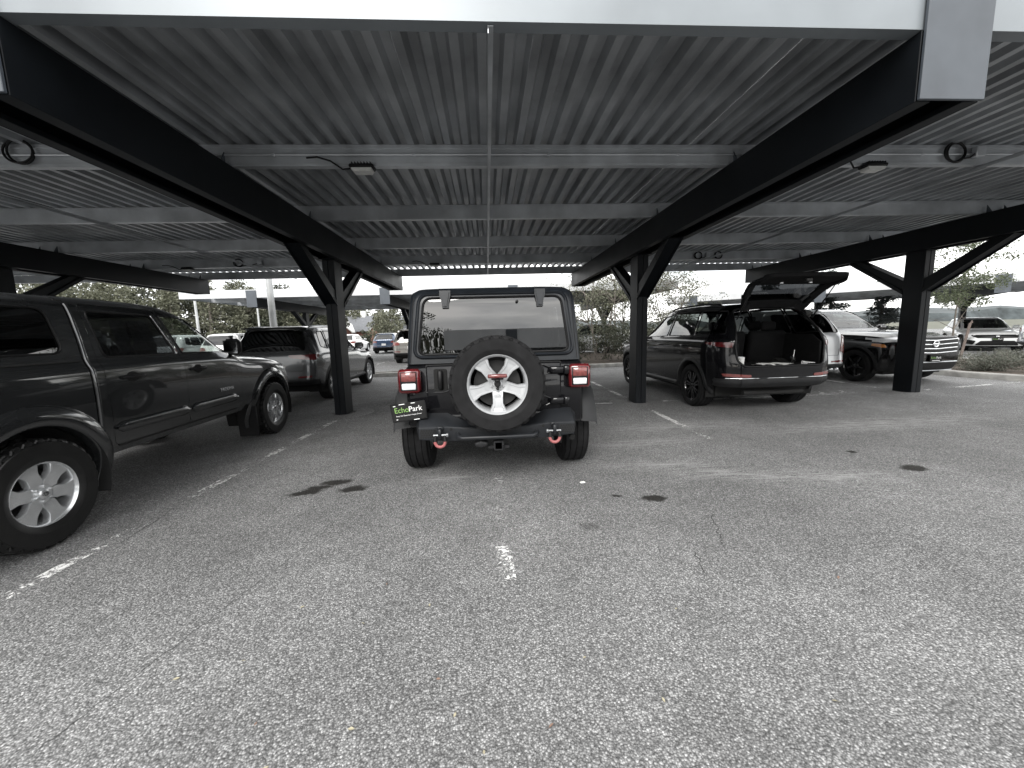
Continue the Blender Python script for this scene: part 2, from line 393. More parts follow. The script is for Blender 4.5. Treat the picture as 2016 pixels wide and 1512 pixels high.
def ground():
    lot = sheet('parking_lot', [(-60, -40), (70, -40), (70, 75), (-60, 75)], 0.0, 'asphalt')
    M['earth'] = mat('dry_grass_land', (0.085, 0.088, 0.065), 0.95, var=0.35, vscale=0.3)
    sheet('ground', [(-900, -900), (900, -900), (900, 1400), (-900, 1400)], -0.25, 'earth')
    def stripe(x0, y0, x1, y1, w, m, name='parking_line'):
        d = Vector((x1-x0, y1-y0)).normalized(); n = Vector((-d.y, d.x))*w/2
        return sheet(name, [(x0-n.x, y0-n.y), (x1-n.x, y1-n.y), (x1+n.x, y1+n.y), (x0+n.x, y0+n.y)], 0.004, m)
    stripe(-2.80, 1.2, -2.72, 3.05, 0.09, 'line_good')
    stripe(-2.72, 3.35, -2.60, 6.6, 0.09, 'line_worn')
    stripe(0.068, 2.06, 0.055, 2.42, 0.10, 'line_good')
    stripe(0.055, 2.42, 0.05, 7.0, 0.10, 'line_very_worn')
    stripe(2.77, 7.7, 2.76, 12.4, 0.09, 'line_good'); stripe(2.76, 4.6, 2.75, 6.7, 0.09, 'line_worn')
    stripe(1.6, 7.22, 2.45, 7.22, 0.09, 'line_good'); stripe(3.1, 7.22, 8.1, 7.24, 0.09, 'line_worn')
    stripe(8.27, 7.5, 8.5, 12.0, 0.10, 'line_good'); stripe(8.7, 7.30, 11.8, 7.85, 0.10, 'line_good')
    for k in range(3): stripe(6.72+k*0.24, 7.40, 6.80+k*0.24, 7.62, 0.06, 'line_good', 'painted_mark')
    stripe(6.6, 7.36, 7.35, 7.38, 0.06, 'line_good', 'painted_mark')
    # bay lines of the next rows
    for k in range(7): stripe(-13.6+2.74*k, 19, -13.6+2.74*k, 24, 0.09, 'line_good')
    for k in range(6): stripe(-3.2+0.25*k, 15.2+2.6*k, -9.5+0.2*k, 14.8+2.6*k, 0.08, 'line_worn')
    # cracks and the construction joint
    M['crack'] = mat('crack_dark', (0.05, 0.05, 0.05), 0.95)  # flat dark strips drawn for the cracks
    def crack(pts, w):
        mb = MB(); P = []
        for i, (x, y) in enumerate(pts):
            a = pts[max(i-1, 0)]; b = pts[min(i+1, len(pts)-1)]; d = Vector((b[0]-a[0], b[1]-a[1])).normalized(); ww = w*(0.5+random.random())*(0.35 if i in (0, len(pts)-1) else 1)
            P.append([(x-d.y*ww/2, y+d.x*ww/2, 0.0025), (x+d.y*ww/2, y-d.x*ww/2, 0.0025)])
        mb.grid(P); mb.build('crack', 'crack', lot, smooth=0)
    def wob(p, q, n, a): return [(p[0]+(q[0]-p[0])*t+random.uniform(-a, a), p[1]+(q[1]-p[1])*t+random.uniform(-a, a)) for t in np.linspace(0, 1, n)]
    crack(wob((1.65, 2.72), (1.47, 2.28), 22, 0.014), 0.006)
    crack(wob((1.25, 2.22), (1.2, 1.98), 12, 0.012), 0.006)
    crack(wob((-2.70, 3.35), (-2.62, 2.75), 16, 0.010), 0.006)
    crack(wob((-1.62, 1.28), (-1.35, 2.3), 40, 0.008), 0.003)
    crack(wob((-1.35, 2.3), (-1.2, 2.9), 20, 0.010), 0.0025)
    return lot
LOT = ground()

def kerb_run(pts, name='kerb', w=0.16, h=0.14):
    """cast kerb, one section between every two points"""
    prof = [(0, -0.1), (0, h-0.03), (0.012, h-0.008), (0.035, h), (w, h), (w, -0.1)]
    mb = MB(); P = []
    for i, p in enumerate(pts):
        a = Vector(pts[max(i-1, 0)]); b = Vector(pts[min(i+1, len(pts)-1)]); d = (b-a).normalized(); n = Vector((-d.y, d.x))
        P.append([(p[0]+n.x*t, p[1]+n.y*t, z) for t, z in prof])
    mb.grid(P); return tag(mb.build(name, 'concrete', smooth=50), kind='structure')
kerb_run([(-9.6, 12.85), (-6.6, 13.1), (-4, 13.32), (0, 13.7), (5, 14.2), (9.5, 14.5)])
kerb_run([(-9.6, 13.5), (-6.6, 13.75), (-4, 13.95), (0, 14.3), (1.0, 14.4)][::-1])
kerb_run([(14.6, 4.6), (13.0, 5.0), (12.2, 6.3), (11.75, 7.8), (11.5, 8.8), (11.55, 9.6), (12.0, 10.3), (13.0, 11.0)][::-1])
kerb_run([(13.0, 11.0), (15.5, 12.0), (17.2, 10.6), (18.5, 9.0)][::-1])
def bed(name, poly, z=0.10):
    return sheet(name, poly, z, 'soil')
bed('planting_bed', [(0.9, 14.0), (5, 14.36), (9.5, 14.66), (12, 18), (12, 22), (4, 22), (1.2, 18)], 0.125)
bed('planting_bed', [(11.7, 9.5), (11.65, 8.8), (11.95, 7.8), (12.35, 6.3), (13.1, 5.2), (18.4, 6), (18.4, 9), (17.1, 10.5), (15.5, 11.85), (13.0, 10.85), (12.1, 10.2)], 0.125)
bed('median_strip', [(-9.6, 13.0), (-6.6, 13.26), (-4, 13.48), (0, 13.86), (1, 14.0), (1.0, 14.26), (0, 14.16), (-4, 13.8), (-6.6, 13.6), (-9.6, 13.36)], 0.12)

# ------------------------------------------------------------------ carports
def zbar(mb, x0, x1, y, z0, z1, t=0.004, fl=0.07, lip=0.018, face=-1):
    """cold formed cee purlin, its web at y facing the camera side"""
    d = -face
    prof = [(y, z0), (y, z1), (y+d*fl, z1), (y+d*fl, z1-lip), (y+d*(fl-t), z1-lip), (y+d*(fl-t), z1-t), (y+d*t, z1-t),
            (y+d*t, z0+t), (y+d*(fl-t), z0+t), (y+d*(fl-t), z0+lip), (y+d*fl, z0+lip), (y+d*fl, z0)]
    mb.prism(prof, 'x', x0, x1)
PUR_Y = [4.30, 6.20, 8.18, 10.06]
def carport(loc, rz, beams, x0, x1, label, detail=True, zdrop=0.0):
    """double cantilever tee carport; local frame as the near one: posts at y 7.24, near end y 2.4, far end y 12.08"""
    root = thing('carport', loc, label, 'carport', rz)
    zb, zt, bw, wx, wy = 2.71-zdrop, 3.10-zdrop, 0.41, 0.197, 0.363
    y0, y1, yc = 2.402, 12.08, 7.24
    cm = em = None
    for bx in beams:
        if cm is None:
            mb = MB(); tp = 0.012; ym, ln = (y0+y1)/2, y1-y0-0.004       # two cees side by side, lips turned in, open below
            for sx in (-1, 1):
                mb.box((sx*(bw/2-tp/2), ym, (zb+zt)/2), (tp, ln, zt-zb), 0.003)
                mb.box((sx*(bw/2-0.052), ym, zb+tp/2+0.001), (0.085, ln-0.004, tp), 0.002)
                mb.box((sx*(bw/2-0.098), ym, zb+0.018), (0.008, ln-0.008, 0.034), 0.001)
            mb.box((0, ym, zt-tp/2-0.001), (bw-0.026, ln-0.004, tp))
            cm = mb.build('beam', 'steel_black', root, 30); beam = cm
        else: beam = share(cm, root)
        beam.location = (bx, 0, 0)
        if em is None:
            em = []
            mb = MB(); mb.box((0, y0-0.018, (zb+zt+0.30)/2), (bw+0.004, 0.02, zt+0.30-zb), 0.003); em.append(mb.build('end_plate', 'steel_dark', beam, 30))  # near plate: sky light put into its lighter paint colour
            mb = MB(); mb.box((0, y1+0.006, (zb+zt)/2), (bw+0.006, 0.012, zt-zb+0.006), 0.002); em.append(mb.build('end_plate', 'steel_black', beam, 30))
            if detail:
                mb = MB(); mb.prism([(-0.10, zt+0.001), (-0.02, zt+0.001), (-0.02, zt+0.13)], 'x', -0.004, 0.004)
                clip = mb.build('purlin_clip', 'steel_dark', beam, 0)
                for py in PUR_Y+[11.9]:
                    for sx in (-1, 1):
                        c = clip if not len(em) > 2 else share(clip, beam); c.location = (sx*0.15, py, 0); em.append(c)
        else:
            for e in em: share(e, beam)
    # posts with knee braces
    pm = None
    for bx in beams:
        if pm is None:
            mb = MB(); hx, hy = wx/2, wy/2
            for sx in (-1, 1):       # two cees welded toe to toe: a seam runs down the front and back
                mb.box((sx*(hx/2+0.0015), yc, (zb-0.012)/2), (hx-0.003, wy, zb-0.012), 0.006)
            mb.box((0, yc, 1.3), (0.02, wy-0.02, 2.6))
            mb.box((0, yc, zb-0.006), (wx+0.08, wy+0.10, 0.012), 0.002)
            pm = [mb.build('post', 'steel_black', root, 30)]; post = pm[0]
            for s in (-1, 1):
                a = Vector((0, yc+s*(hy+0.0), 2.02)); e = Vector((0, yc+s*1.34, zb))
                mb = MB(); dw = 0.075
                # parallelogram cut flush against the post and the beam
                mb.prism([(a.y, a.z-0.06), (a.y, a.z+0.16), (e.y-s*0.20, zb-0.002), (e.y+s*0.06, zb-0.002)], 'x', -0.085, 0.085)
                for sx in (-1, 1):
                    mb.prism([(a.y-s*0.01, a.z-0.10), (a.y-s*0.01, a.z-0.03), (e.y-s*0.02, zb-0.004), (e.y+s*0.085, zb-0.004)], 'x', sx*0.098-0.012, sx*0.098+0.012)
                br = mb.build('knee_brace', 'steel_black', post, 0); pm.append(br)
                if detail:
                    mb = MB(); dv = (Vector((0, e.y+s*0.035, zb))-Vector((0, a.y-s*0.01, a.z-0.065))); ln = dv.length; dv.normalize(); st = Vector((0, a.y-s*0.01, a.z-0.065))
                    for sx in (-1, 1):
                        for k in range(11):
                            t = 0.05+0.028*k if k < 6 else ln-0.05-(10-k)*0.10
                            p = st+dv*t; mb.box((sx*0.112, p.y, p.z), (0.008, 0.014, 0.014), 0.003)
                    bo = tag(mb.build('bolt_row', 'matte_black', post, 0), kind='stuff'); pm.append(bo)
        else:
            post = share(pm[0], root)
            for e in pm[1:]: share(e, post)
        post.location = (bx, 0, 0)
    # purlins and fascias
    zp0, zp1 = zt+0.002, zt+0.205
    for k, py in enumerate(PUR_Y):
        mb = MB(); zbar(mb, x0+0.02, x1-0.02, py, zp0, zp1)
        if detail:
            mb.box(((x0+x1)/2, py-0.006, zp1-0.03), (x1-x0-0.1, 0.008, 0.012)); mb.box(((x0+x1)/2, py-0.005, zp0+0.02), (x1-x0-0.1, 0.006, 0.010))
        p = mb.build('purlin', 'galv', root, 0)
        if detail and k == 0:
            mb = MB(); mb.tube([(x0+0.3, py-0.022, zp0+0.098), (x1-0.3, py-0.022, zp0+0.098)], 0.011, 8)
            for xx in np.arange(x0+0.8, x1-0.4, 1.37): mb.box((xx, py-0.022, zp0+0.098), (0.03, 0.028, 0.034), 0.004)
            mb.build('conduit', 'galv', p, 40)
    mb = MB(); zbar(mb, x0, x1, y0+0.003, zp0, zp1+0.13, fl=0.085); mb.build('fascia', 'galv_fascia' if detail else 'fascia_lit', root, 0)
    mb = MB(); zbar(mb, x0, x1, 12.0, zp0, zp1-0.002, fl=0.075); mb.build('fascia', 'galv', root, 0)
    mb = MB()
    # side trim
    for xx, d in ((x0, -1), (x1, 1)):
        mb = MB(); mb.box((xx+d*0.006, (y0+12.05)/2, zp0+0.14), (0.008, 12.05-y0-0.1, 0.28)); mb.build('edge_trim', 'galv_fascia', root, 0)
    # roof sheets, 7.2 inch ribs
    zd = zp1+0.002; W = 0.9144; n = int(math.floor((x1-x0)/W)); me = None
    prof = []
    for k in range(5):
        u = k*W/5
        prof += [(u, 0), (u+0.062, 0), (u+0.090, 0.068), (u+0.155, 0.068)]
    prof.append((W, 0))
    for i in range(n):
        if me is None:
            mb = MB(); ys = [y0+0.03, 7.2, 12.07] if detail else [y0+0.03, 12.07]
            mb.grid([[(u, y, zd+h) for u, h in prof] for y in ys])
            mb.grid([[(u, y, zd+h+0.0012) for u, h in prof] for y in ys], flip=True)
            sh = mb.build('roof_sheet', 'deck', root, 0); me = sh
        else: sh = share(me, root)
        sh.location = (x0+(x1-x0-n*W)/2+i*W, 0, (i % 2)*0.0015)
    # flat strap under the purlins, midway between the beams
    for a, b in zip(beams[:-1], beams[1:]):
        mb = MB(); xm = (a+b)/2
        mb.box((xm, (y0+12.0)/2, zt-0.004), (0.032, 12.0-y0-0.05, 0.006)); mb.box((xm-0.014, (y0+12.0)/2, zt-0.02), (0.004, 12.0-y0-0.06, 0.036))
        mb.build('strap', 'galv', root, 0)
    return root
S = 5.49; XA = -2.666
carport((0, 0, 0), 0, [XA-2*S, XA-S, XA, XA+S, XA+2*S], XA-2*S-2.9, XA+2*S+1.65, 'black steel carport with ribbed metal roof over the parked cars in front')

# ------------------------------------------------------------------ vehicle toolkit
def pchip(xs, ys, xq):
    """monotone cubic through (xs, ys); ys may be an array of vectors"""
    xs = np.asarray(xs, float); ys = np.asarray(ys, float); xq = np.asarray(xq, float)
    if ys.ndim == 1: return pchip(xs, ys[:, None], xq)[:, 0]
    h = np.diff(xs); d = np.diff(ys, axis=0)/h[:, None]; n = len(xs); m = np.zeros_like(ys)
    if n == 2: m[:] = d[0]
    else:
        for i in range(1, n-1):
            w1, w2 = 2*h[i]+h[i-1], h[i]+2*h[i-1]; a, b = d[i-1], d[i]
            ok = a*b > 0
            m[i][ok] = ((w1+w2)/(w1/np.where(ok, a, 1)+w2/np.where(ok, b, 1)))[ok]
        m[0] = d[0]; m[-1] = d[-1]
    k = np.clip(np.searchsorted(xs, xq, 'right')-1, 0, n-2); t = ((xq-xs[k])/h[k])[:, None]; H = h[k][:, None]
    return (2*t**3-3*t**2+1)*ys[k]+(t**3-2*t**2+t)*H*m[k]+(-2*t**3+3*t**2)*ys[k+1]+(t**3-t**2)*H*m[k+1]
def cv(pts, q):
    p = sorted(pts); return pchip([a for a, _ in p], [b for _, b in p], np.atleast_1d(np.clip(q, p[0][0], p[-1][0])))
def c1(pts, q): return float(cv(pts, q)[0])
def inpoly(P, poly):
    poly = np.asarray(poly, float); r = np.zeros(len(P), bool); j = len(poly)-1
    for i in range(len(poly)):
        a, b = poly[i], poly[j]
        c = (a[1] > P[:, 1]) != (b[1] > P[:, 1])
        with np.errstate(divide='ignore', invalid='ignore'): xx = (b[0]-a[0])*(P[:, 1]-a[1])/(b[1]-a[1])+a[0]
        r ^= c & (P[:, 0] < xx); j = i
    return r
def nearest(P, poly):
    poly = np.asarray(poly, float); best = np.full(len(P), 1e9); Q = np.zeros_like(P)
    for i in range(len(poly)):
        a, b = poly[i], poly[(i+1) % len(poly)]; d = b-a; L2 = d@d+1e-12
        t = np.clip(((P-a)@d)/L2, 0, 1); c = a+t[:, None]*d; e = np.hypot(*(P-c).T); k = e < best; best[k] = e[k]; Q[k] = c[k]
    return Q, best
def rpoly(pts, r=0.03, n=4):
    """outline with rounded corners; a point may carry its own radius as third value"""
    out = []; N = len(pts)
    for i in range(N):
        p = Vector(pts[i][:2]); rr = pts[i][2] if len(pts[i]) > 2 else r
        a = Vector(pts[i-1][:2])-p; b = Vector(pts[(i+1) % N][:2])-p; la, lb = a.length, b.length; k = min(rr, la*0.45, lb*0.45)
        if k < 1e-4: out.append((p.x, p.y)); continue
        p0, p1 = p+a/la*k, p+b/lb*k
        for t in map(float, np.linspace(0, 1, n+1)): q = (1-t)**2*p0+2*t*(1-t)*p+t*t*p1; out.append((q.x, q.y))
    return out
def circ(cy, cz, r, n=48, a0=0, a1=2*math.pi): return [(cy+r*math.cos(a0+(a1-a0)*k/n), cz+r*math.sin(a0+(a1-a0)*k/n)) for k in range(n)]
AX = {'x': (1, 2, 0), 'y': (0, 2, 1), 'z': (0, 1, 2)}

class Shell:
    def __init__(self, V, F):
        self.V = np.array(V, float); self.F = np.array(F, int); self.alive = np.ones(len(F), bool)
        self.N = self.normals(); self.V0 = self.V.copy()
    def normals(self):
        a = self.V[self.F]; fn = np.cross(a[:, 2]-a[:, 0], a[:, 3]-a[:, 1]); N = np.zeros_like(self.V)
        for k in range(4): np.add.at(N, self.F[:, k], fn)
        L = np.linalg.norm(N, axis=1)[:, None]; L[L == 0] = 1; return N/L
    def side(self, axis, s, lim=None, nmin=0.0):
        """faces looking towards s along axis"""
        c = self.V0[self.F].mean(1); n = self.N[self.F].mean(1); a = AX[axis][2]
        m = (n[:, a]*s > nmin)
        if axis == 'x': m &= c[:, 0]*s > 0
        if lim is not None: m &= (c[:, 1] > lim[0]) & (c[:, 1] < lim[1])
        return m
    def _pick(self, poly, axis, mask, snap, gap=0.0):
        i, j, k = AX[axis]; c = self.V[self.F].mean(1)[:, [i, j]]
        m = inpoly(c, poly) & mask & self.alive
        ins = np.unique(self.F[m]); rest = np.unique(self.F[self.alive & ~m]); B = np.intersect1d(ins, rest)
        out = {}
        if snap and len(B):
            Q, e = nearest(self.V[B][:, [i, j]], poly); ok = (e < snap) & (np.abs(self.N[B][:, k]) > 0.12)
            for b, q, g in zip(B, Q, ok):
                if not g: continue
                d = q-self.V[b][[i, j]]; n = self.N[b]; w = self.V[b].copy(); w[i] = q[0]; w[j] = q[1]
                w[k] -= np.clip((n[i]*d[0]+n[j]*d[1])/n[k], -0.05, 0.05); out[b] = w
        return m, B, out
    def cut(self, poly, axis, mask, snap=0.05, gap=0.0, shrink=None):
        """take the faces inside the outline out of the shell; returns (V,F) of the panel"""
        m, B, mv = self._pick(poly, axis, mask, snap)
        for b, w in mv.items(): self.V[b] = w
        ids = np.unique(self.F[m]); mp = -np.ones(len(self.V), int); mp[ids] = np.arange(len(ids))
        PV = self.V[ids].copy(); PF = mp[self.F[m]]; PN = self.N[ids].copy()
        if gap and len(B):
            i, j, k = AX[axis]; cen = np.mean(np.asarray(poly), 0)
            for b in B:
                q = mp[b]
                d2 = self._inward(self.V[b][[i, j]], poly)
                n = self.N[b]; PV[q][i] += d2[0]*gap; PV[q][j] += d2[1]*gap
                PV[q][k] -= np.clip((n[i]*d2[0]+n[j]*d2[1])*gap/(n[k] if abs(n[k]) > .15 else .15*np.sign(n[k]+1e-9)), -2*gap, 2*gap)
        self.alive &= ~m
        return PV, PF, PN
    def _inward(self, p, poly):
        poly = np.asarray(poly); best = 1e9; r = np.zeros(2)
        for i in range(len(poly)):
            a, b = poly[i], poly[(i+1) % len(poly)]; d = b-a; l = np.hypot(*d)
            if l < 1e-6: continue
            t = np.clip(((p-a)@d)/(l*l), 0, 1); e = np.hypot(*(p-a-t*d))
            if e < best:
                best = e; n = np.array([-d[1], d[0]])/l
                r = n if inpoly((a+0.5*d+n*0.004)[None], poly)[0] else -n
        return r
    def on(self, axis, s, pts, off=0.0, lim=None):
        """points of the skin seen along axis from side s"""
        i, j, k = AX[axis]; vm = (self.N[:, k]*s > 0.05)
        if axis == 'x': vm &= self.V0[:, 0]*s > 0
        if lim is not None: vm &= (self.V0[:, 1] > lim[0]) & (self.V0[:, 1] < lim[1])
        ids = np.nonzero(vm)[0]; A = self.V0[ids][:, [i, j]]; out = []
        for p in pts:
            e = (A[:, 0]-p[0])**2+(A[:, 1]-p[1])**2; b = ids[np.argmin(e)]; n = self.N[b]; d = np.array(p[:2])-self.V0[b][[i, j]]
            w = np.zeros(3); w[i], w[j] = p[0], p[1]; w[k] = self.V0[b][k]-np.clip((n[i]*d[0]+n[j]*d[1])/n[k], -0.06, 0.06)
            out.append(w+n*off)
        return out
    def emit(self, name, m, parent, smooth=32):
        F = self.F[self.alive]; ids = np.unique(F); mp = -np.ones(len(self.V), int); mp[ids] = np.arange(len(ids))
        return rawmesh(name, self.V[ids], mp[F], m, parent, smooth)
    def decal(self, name, poly, axis, mask, m, parent, off=0.006, snap=0.05, smooth=32):
        """raised plate that follows the skin"""
        al = self.alive.copy(); V = self.V.copy(); self.alive[:] = True
        k, B, mv = self._pick(poly, axis, mask, snap); self.alive = al
        W = self.V.copy()
        for b, w in mv.items(): W[b] = w
        ids = np.unique(self.F[k])
        if len(ids) == 0: return None
        mp = -np.ones(len(V), int); mp[ids] = np.arange(len(ids))
        PV, PF = thick(W[ids]+self.N[ids]*off, mp[self.F[k]], self.N[ids], -(off+0.004))
        return rawmesh(name, PV, PF, m, parent, smooth)
def thick(V, F, N, t):
    """close a sheet with a skirt of depth t along its normals"""
    from collections import Counter
    E = Counter()
    for f in F:
        for a, b in zip(f, np.roll(f, -1)): E[(min(a, b), max(a, b))] += 1
    V = list(map(tuple, V)); F = [tuple(f) for f in F]; mp = {}
    def low(i):
        if i not in mp: mp[i] = len(V); V.append(tuple(np.array(V[i])+np.array(N[i])*t))
        return mp[i]
    add = []
    for f in F:
        for a, b in zip(f, f[1:]+f[:1]):
            if a != b and E[(min(a, b), max(a, b))] == 1: add.append((b, a, low(a), low(b)))
    return V, F+add

def loft(st, du=0.045, dv=0.035):
    """st: list of (list of (x,y,z) knots) on the right half, bottom to roof centre; returns a full symmetric Shell"""
    K = np.array(st, float)                      # stations, knots, 3
    ns, nk, _ = K.shape
    seg = np.linalg.norm(np.diff(K, axis=0), axis=2).mean(1); s = np.r_[0, np.cumsum(np.maximum(seg, 1e-4))]
    qs = [0.0]
    for a in range(ns-1):
        n = max(1, int(math.ceil(seg[a]/du))); qs += list(s[a]+(s[a+1]-s[a])*np.arange(1, n+1)/n)
    G = pchip(s, K.reshape(ns, -1), qs).reshape(len(qs), nk, 3)
    sv = np.linalg.norm(np.diff(K, axis=1), axis=2).mean(0); vv = np.r_[0, np.cumsum(np.maximum(sv, 1e-3))]; qv = [0.0]
    for a in range(nk-1):
        n = max(2, int(math.ceil(sv[a]/dv))); qv += list(vv[a]+(vv[a+1]-vv[a])*np.arange(1, n+1)/n)
    R = np.stack([pchip(vv, g, qv) for g in G])           # u, v, 3
    Lf = R[:, ::-1].copy(); Lf[..., 0] *= -1
    A = np.concatenate([R, Lf[:, 1:]], 1); nu, nv, _ = A.shape
    V = A.reshape(-1, 3); F = []
    I = np.arange(nu-1)[:, None]*nv+np.arange(nv-1)[None]
    F = np.stack([I, I+nv, I+nv+1, I+1], -1).reshape(-1, 4)
    sh = Shell(V, F)
    # outside must look outwards
    c = V[F].mean(1); n = sh.N[F].mean(1)
    if (n[:, 0]*np.sign(c[:, 0])).sum() < 0: sh.F = sh.F[:, ::-1]; sh.N = -sh.N
    return sh

def car_shell(P, du=0.045, dv=0.035):
    """P: curves over y (rear axle at 0, front towards +y): top, belt, wid, roofw, bot and end profiles rear(z), front(z)"""
    yr, yf, dr, df = P['yr'], P['yf'], P.get('dr', 0.7), P.get('df', 0.7)
    ys = sorted(set([yr, yf]+[y for y in P['ys'] if yr < y < yf])); st = []
    def knots(y):
        zt, zl, w, wr, zb = c1(P['top'], y), c1(P['belt'], y), c1(P['wid'], y), c1(P['roofw'], y), c1(P['bot'], y)
        e = min(P.get('edge', 0.07), 0.4*(zt-zl)); wl = w*P.get('wl', 0.945)
        hh = zl-zb
        return [(w*P.get('sill', 0.93), zb), (w*0.975, zb+0.09), (w*0.995, zb+0.42*hh), (w, zb+0.66*hh), (w*P.get('sh', 0.982), zl-0.07), (wl, zl),
                (wl+(wr-wl)*0.5+0.012, zl+(zt-e-zl)*0.5), (wr, zt-e), (wr*0.86, zt-0.3*e), (wr*0.5, zt-0.06*e), (0, zt)]
    def warp(y, z):
        r, f = c1(P['rear'], z), c1(P['front'], z)
        if y < yr+dr: return r+(y-yr)*(yr+dr-r)/dr
        if y > yf-df: return f-(yf-y)*(f-(yf-df))/df
        return y
    def end(y, prof, sgn, steps):
        k = knots(y); rr = []
        for s, o in steps: rr.append([(x*s, c1(prof, z)+sgn*o, z) for x, z in k])
        return rr
    R = P.get('corner', 0.10)
    f, D = P.get('f', 0.30), R*1.55
    steps = [(0.0, 0), (0.36, 0.004), (0.70, 0.016)]+[(1-f+f*math.sin(p), 0.016+D*(1-math.cos(p))) for p in map(math.radians, (18, 34, 50, 66, 80, 89))]
    st += end(yr, P['rear'], 1, steps)
    for y in ys[1:-1]: st.append([(x, warp(y, z), z) for x, z in knots(y)])
    st += end(yf, P['front'], -1, steps)[::-1]
    return loft(st, du, dv)

# ------------------------------------------------------------------ wheels
WCACHE = {}
def tyre_mesh(r, w, rim, style):
    """tyre round the x axis with real grooves and shoulder lugs"""
    hw = w/2; n = 120; b = r-rim
    half = [(rim-0.006, 0.86), (rim+0.010, 0.93), (rim+0.25*b, 1.02), (rim+0.30*b, 1.035), (rim+0.36*b, 1.02), (rim+0.52*b, 1.06), (rim+0.72*b, 1.03), (rim+0.80*b, 1.035), (r-0.17*b, 0.985), (r-0.10*b, 0.95), (r-0.035, 0.93), (r-0.012, 0.90), (r-0.004, 0.84)]
    prof = [(a, -h*hw) for a, h in half]
    ribs = [(-0.84, -0.56), (-0.46, -0.16), (-0.07, 0.07), (0.16, 0.46), (0.56, 0.84)] if style != 'road' else [(-0.84, -0.55), (-0.47, -0.06), (0.06, 0.47), (0.55, 0.84)]
    tread = []
    for i, (a, c) in enumerate(ribs):
        crown = lambda t: r-0.004*(t/0.84)**2
        tread += [(crown(a), a*hw, i), (crown(c), c*hw, i)]
        if i < len(ribs)-1: tread += [(r-0.011, (c+0.015)*hw, -1), (r-0.011, (ribs[i+1][0]-0.015)*hw, -1)]
    pr = [(a, h, -2) for a, h in prof]+[(a, h, k) for a, h, k in tread]+[(a, -h, -2) for a, h in reversed(prof)]
    vs = []; fs = []; m = len(pr)
    for k in range(n):
        t = 2*math.pi*k/n; c, s = math.cos(t), math.sin(t)
        for q, (a, h, tg) in enumerate(pr):
            rr = a
            if tg >= 0:
                ph = (k+(tg*2 if style != 'road' else tg)) % 4
                if (tg in (0, len(ribs)-1) and ph == 0) or (0 < tg < len(ribs)-1 and ph == 2): rr -= 0.014 if style != 'road' else 0.0035
            elif tg == -2 and a > r-0.11*b and k % 4 == (0 if h < 0 else (len(ribs)-1)*2 % 4): rr -= 0.022 if style == 'mud' else 0.006
            hh = h
            vs.append((hh, rr*c, rr*s))
    for k in range(n):
        for i in range(m-1): fs.append((k*m+i, k*m+i+1, ((k+1) % n)*m+i+1, ((k+1) % n)*m+i))
    return vs, fs
def rim_mb(R, w, n, kind):
    """face of the rim looks to +x; kinds: five = broad recessed spokes, six = wide with small windows, split = thin double, many"""
    mb = MB(); x0 = w/2
    # barrel and lip
    mb.lathe([(R*0.90, -w*0.42), (R*0.90, x0*0.55), (R*0.93, x0*0.80), (R*0.955, x0*0.86), (R*0.985, x0*0.92), (R*1.0, x0*0.88), (R*1.0, x0*0.78), (R*0.95, x0*0.70), (R*0.93, x0*0.35), (R*0.93, -w*0.42)], 64, 'x')
    hubR = R*(0.30 if kind != 'six' else 0.34); dish = x0*(0.72 if kind != 'six' else 0.78); hubx = x0*(0.50 if kind == 'five' else 0.72)
    mb.lathe([(0.0001, hubx), (hubR*0.42, hubx), (hubR*0.5, hubx-0.004), (hubR*0.9, hubx-0.002), (hubR, hubx-0.012), (hubR, hubx-0.06)], 40, 'x')
    half = math.pi/n
    def sp(ang, hwf, edge, rec, r1, r2):
        P = []
        for t in np.linspace(0, 1, 13):
            r = r1+(r2-r1)*t; x = hubx+(dish-hubx)*(t**0.8)+0.004*math.sin(t*math.pi); hw_ = hwf(r)
            row = []
            for u, dz in ((-1.0, -0.045), (-1.0, -0.010), (-0.90, 0.0), (-0.62, 0.0), (-0.55, -rec), (0.55, -rec), (0.62, 0.0), (0.90, 0.0), (1.0, -0.010), (1.0, -0.045)):
                rc = dz if not (abs(dz) == rec and not 0.22 < t < 0.88) else 0.0
                a = ang+u*hw_/r; row.append((x+rc, r*math.cos(a), r*math.sin(a)))
            P.append(row)
        mb.grid(P)
    for k in range(n):
        a = math.pi/2+math.pi+2*math.pi*k/n
        if kind == 'five': sp(a, lambda r: R*(0.175+0.42*max(0, (r/R-0.66))+0.16*max(0, (0.46-r/R))), 0.1, 0.007, hubR*0.85, R*0.955)
        elif kind == 'six': sp(a, lambda r: min(r*half*0.98, R*(0.20+0.52*max(0, r/R-0.70)+0.35*max(0, 0.52-r/R))), 0.1, 0.0, hubR*0.9, R*0.955)
        elif kind == 'split':
            for d in (-0.16, 0.16): sp(a+d, lambda r: R*0.055, 0.1, 0.0, hubR*0.85, R*0.95)
        else: sp(a, lambda r: R*0.085, 0.1, 0.0, hubR*0.85, R*0.95)
    for k in range(5 if kind != 'six' else 6):
        a = math.pi/2+2*math.pi*(k+0.5)/(5 if kind != 'six' else 6); q = hubR*0.68
        mb.lathe([(0.0105, hubx-0.02), (0.0105, hubx+0.008), (0.007, hubx+0.013), (0.0001, hubx+0.013)], 8, 'x', T=Tr(0, q*math.cos(a), q*math.sin(a)))
    return mb
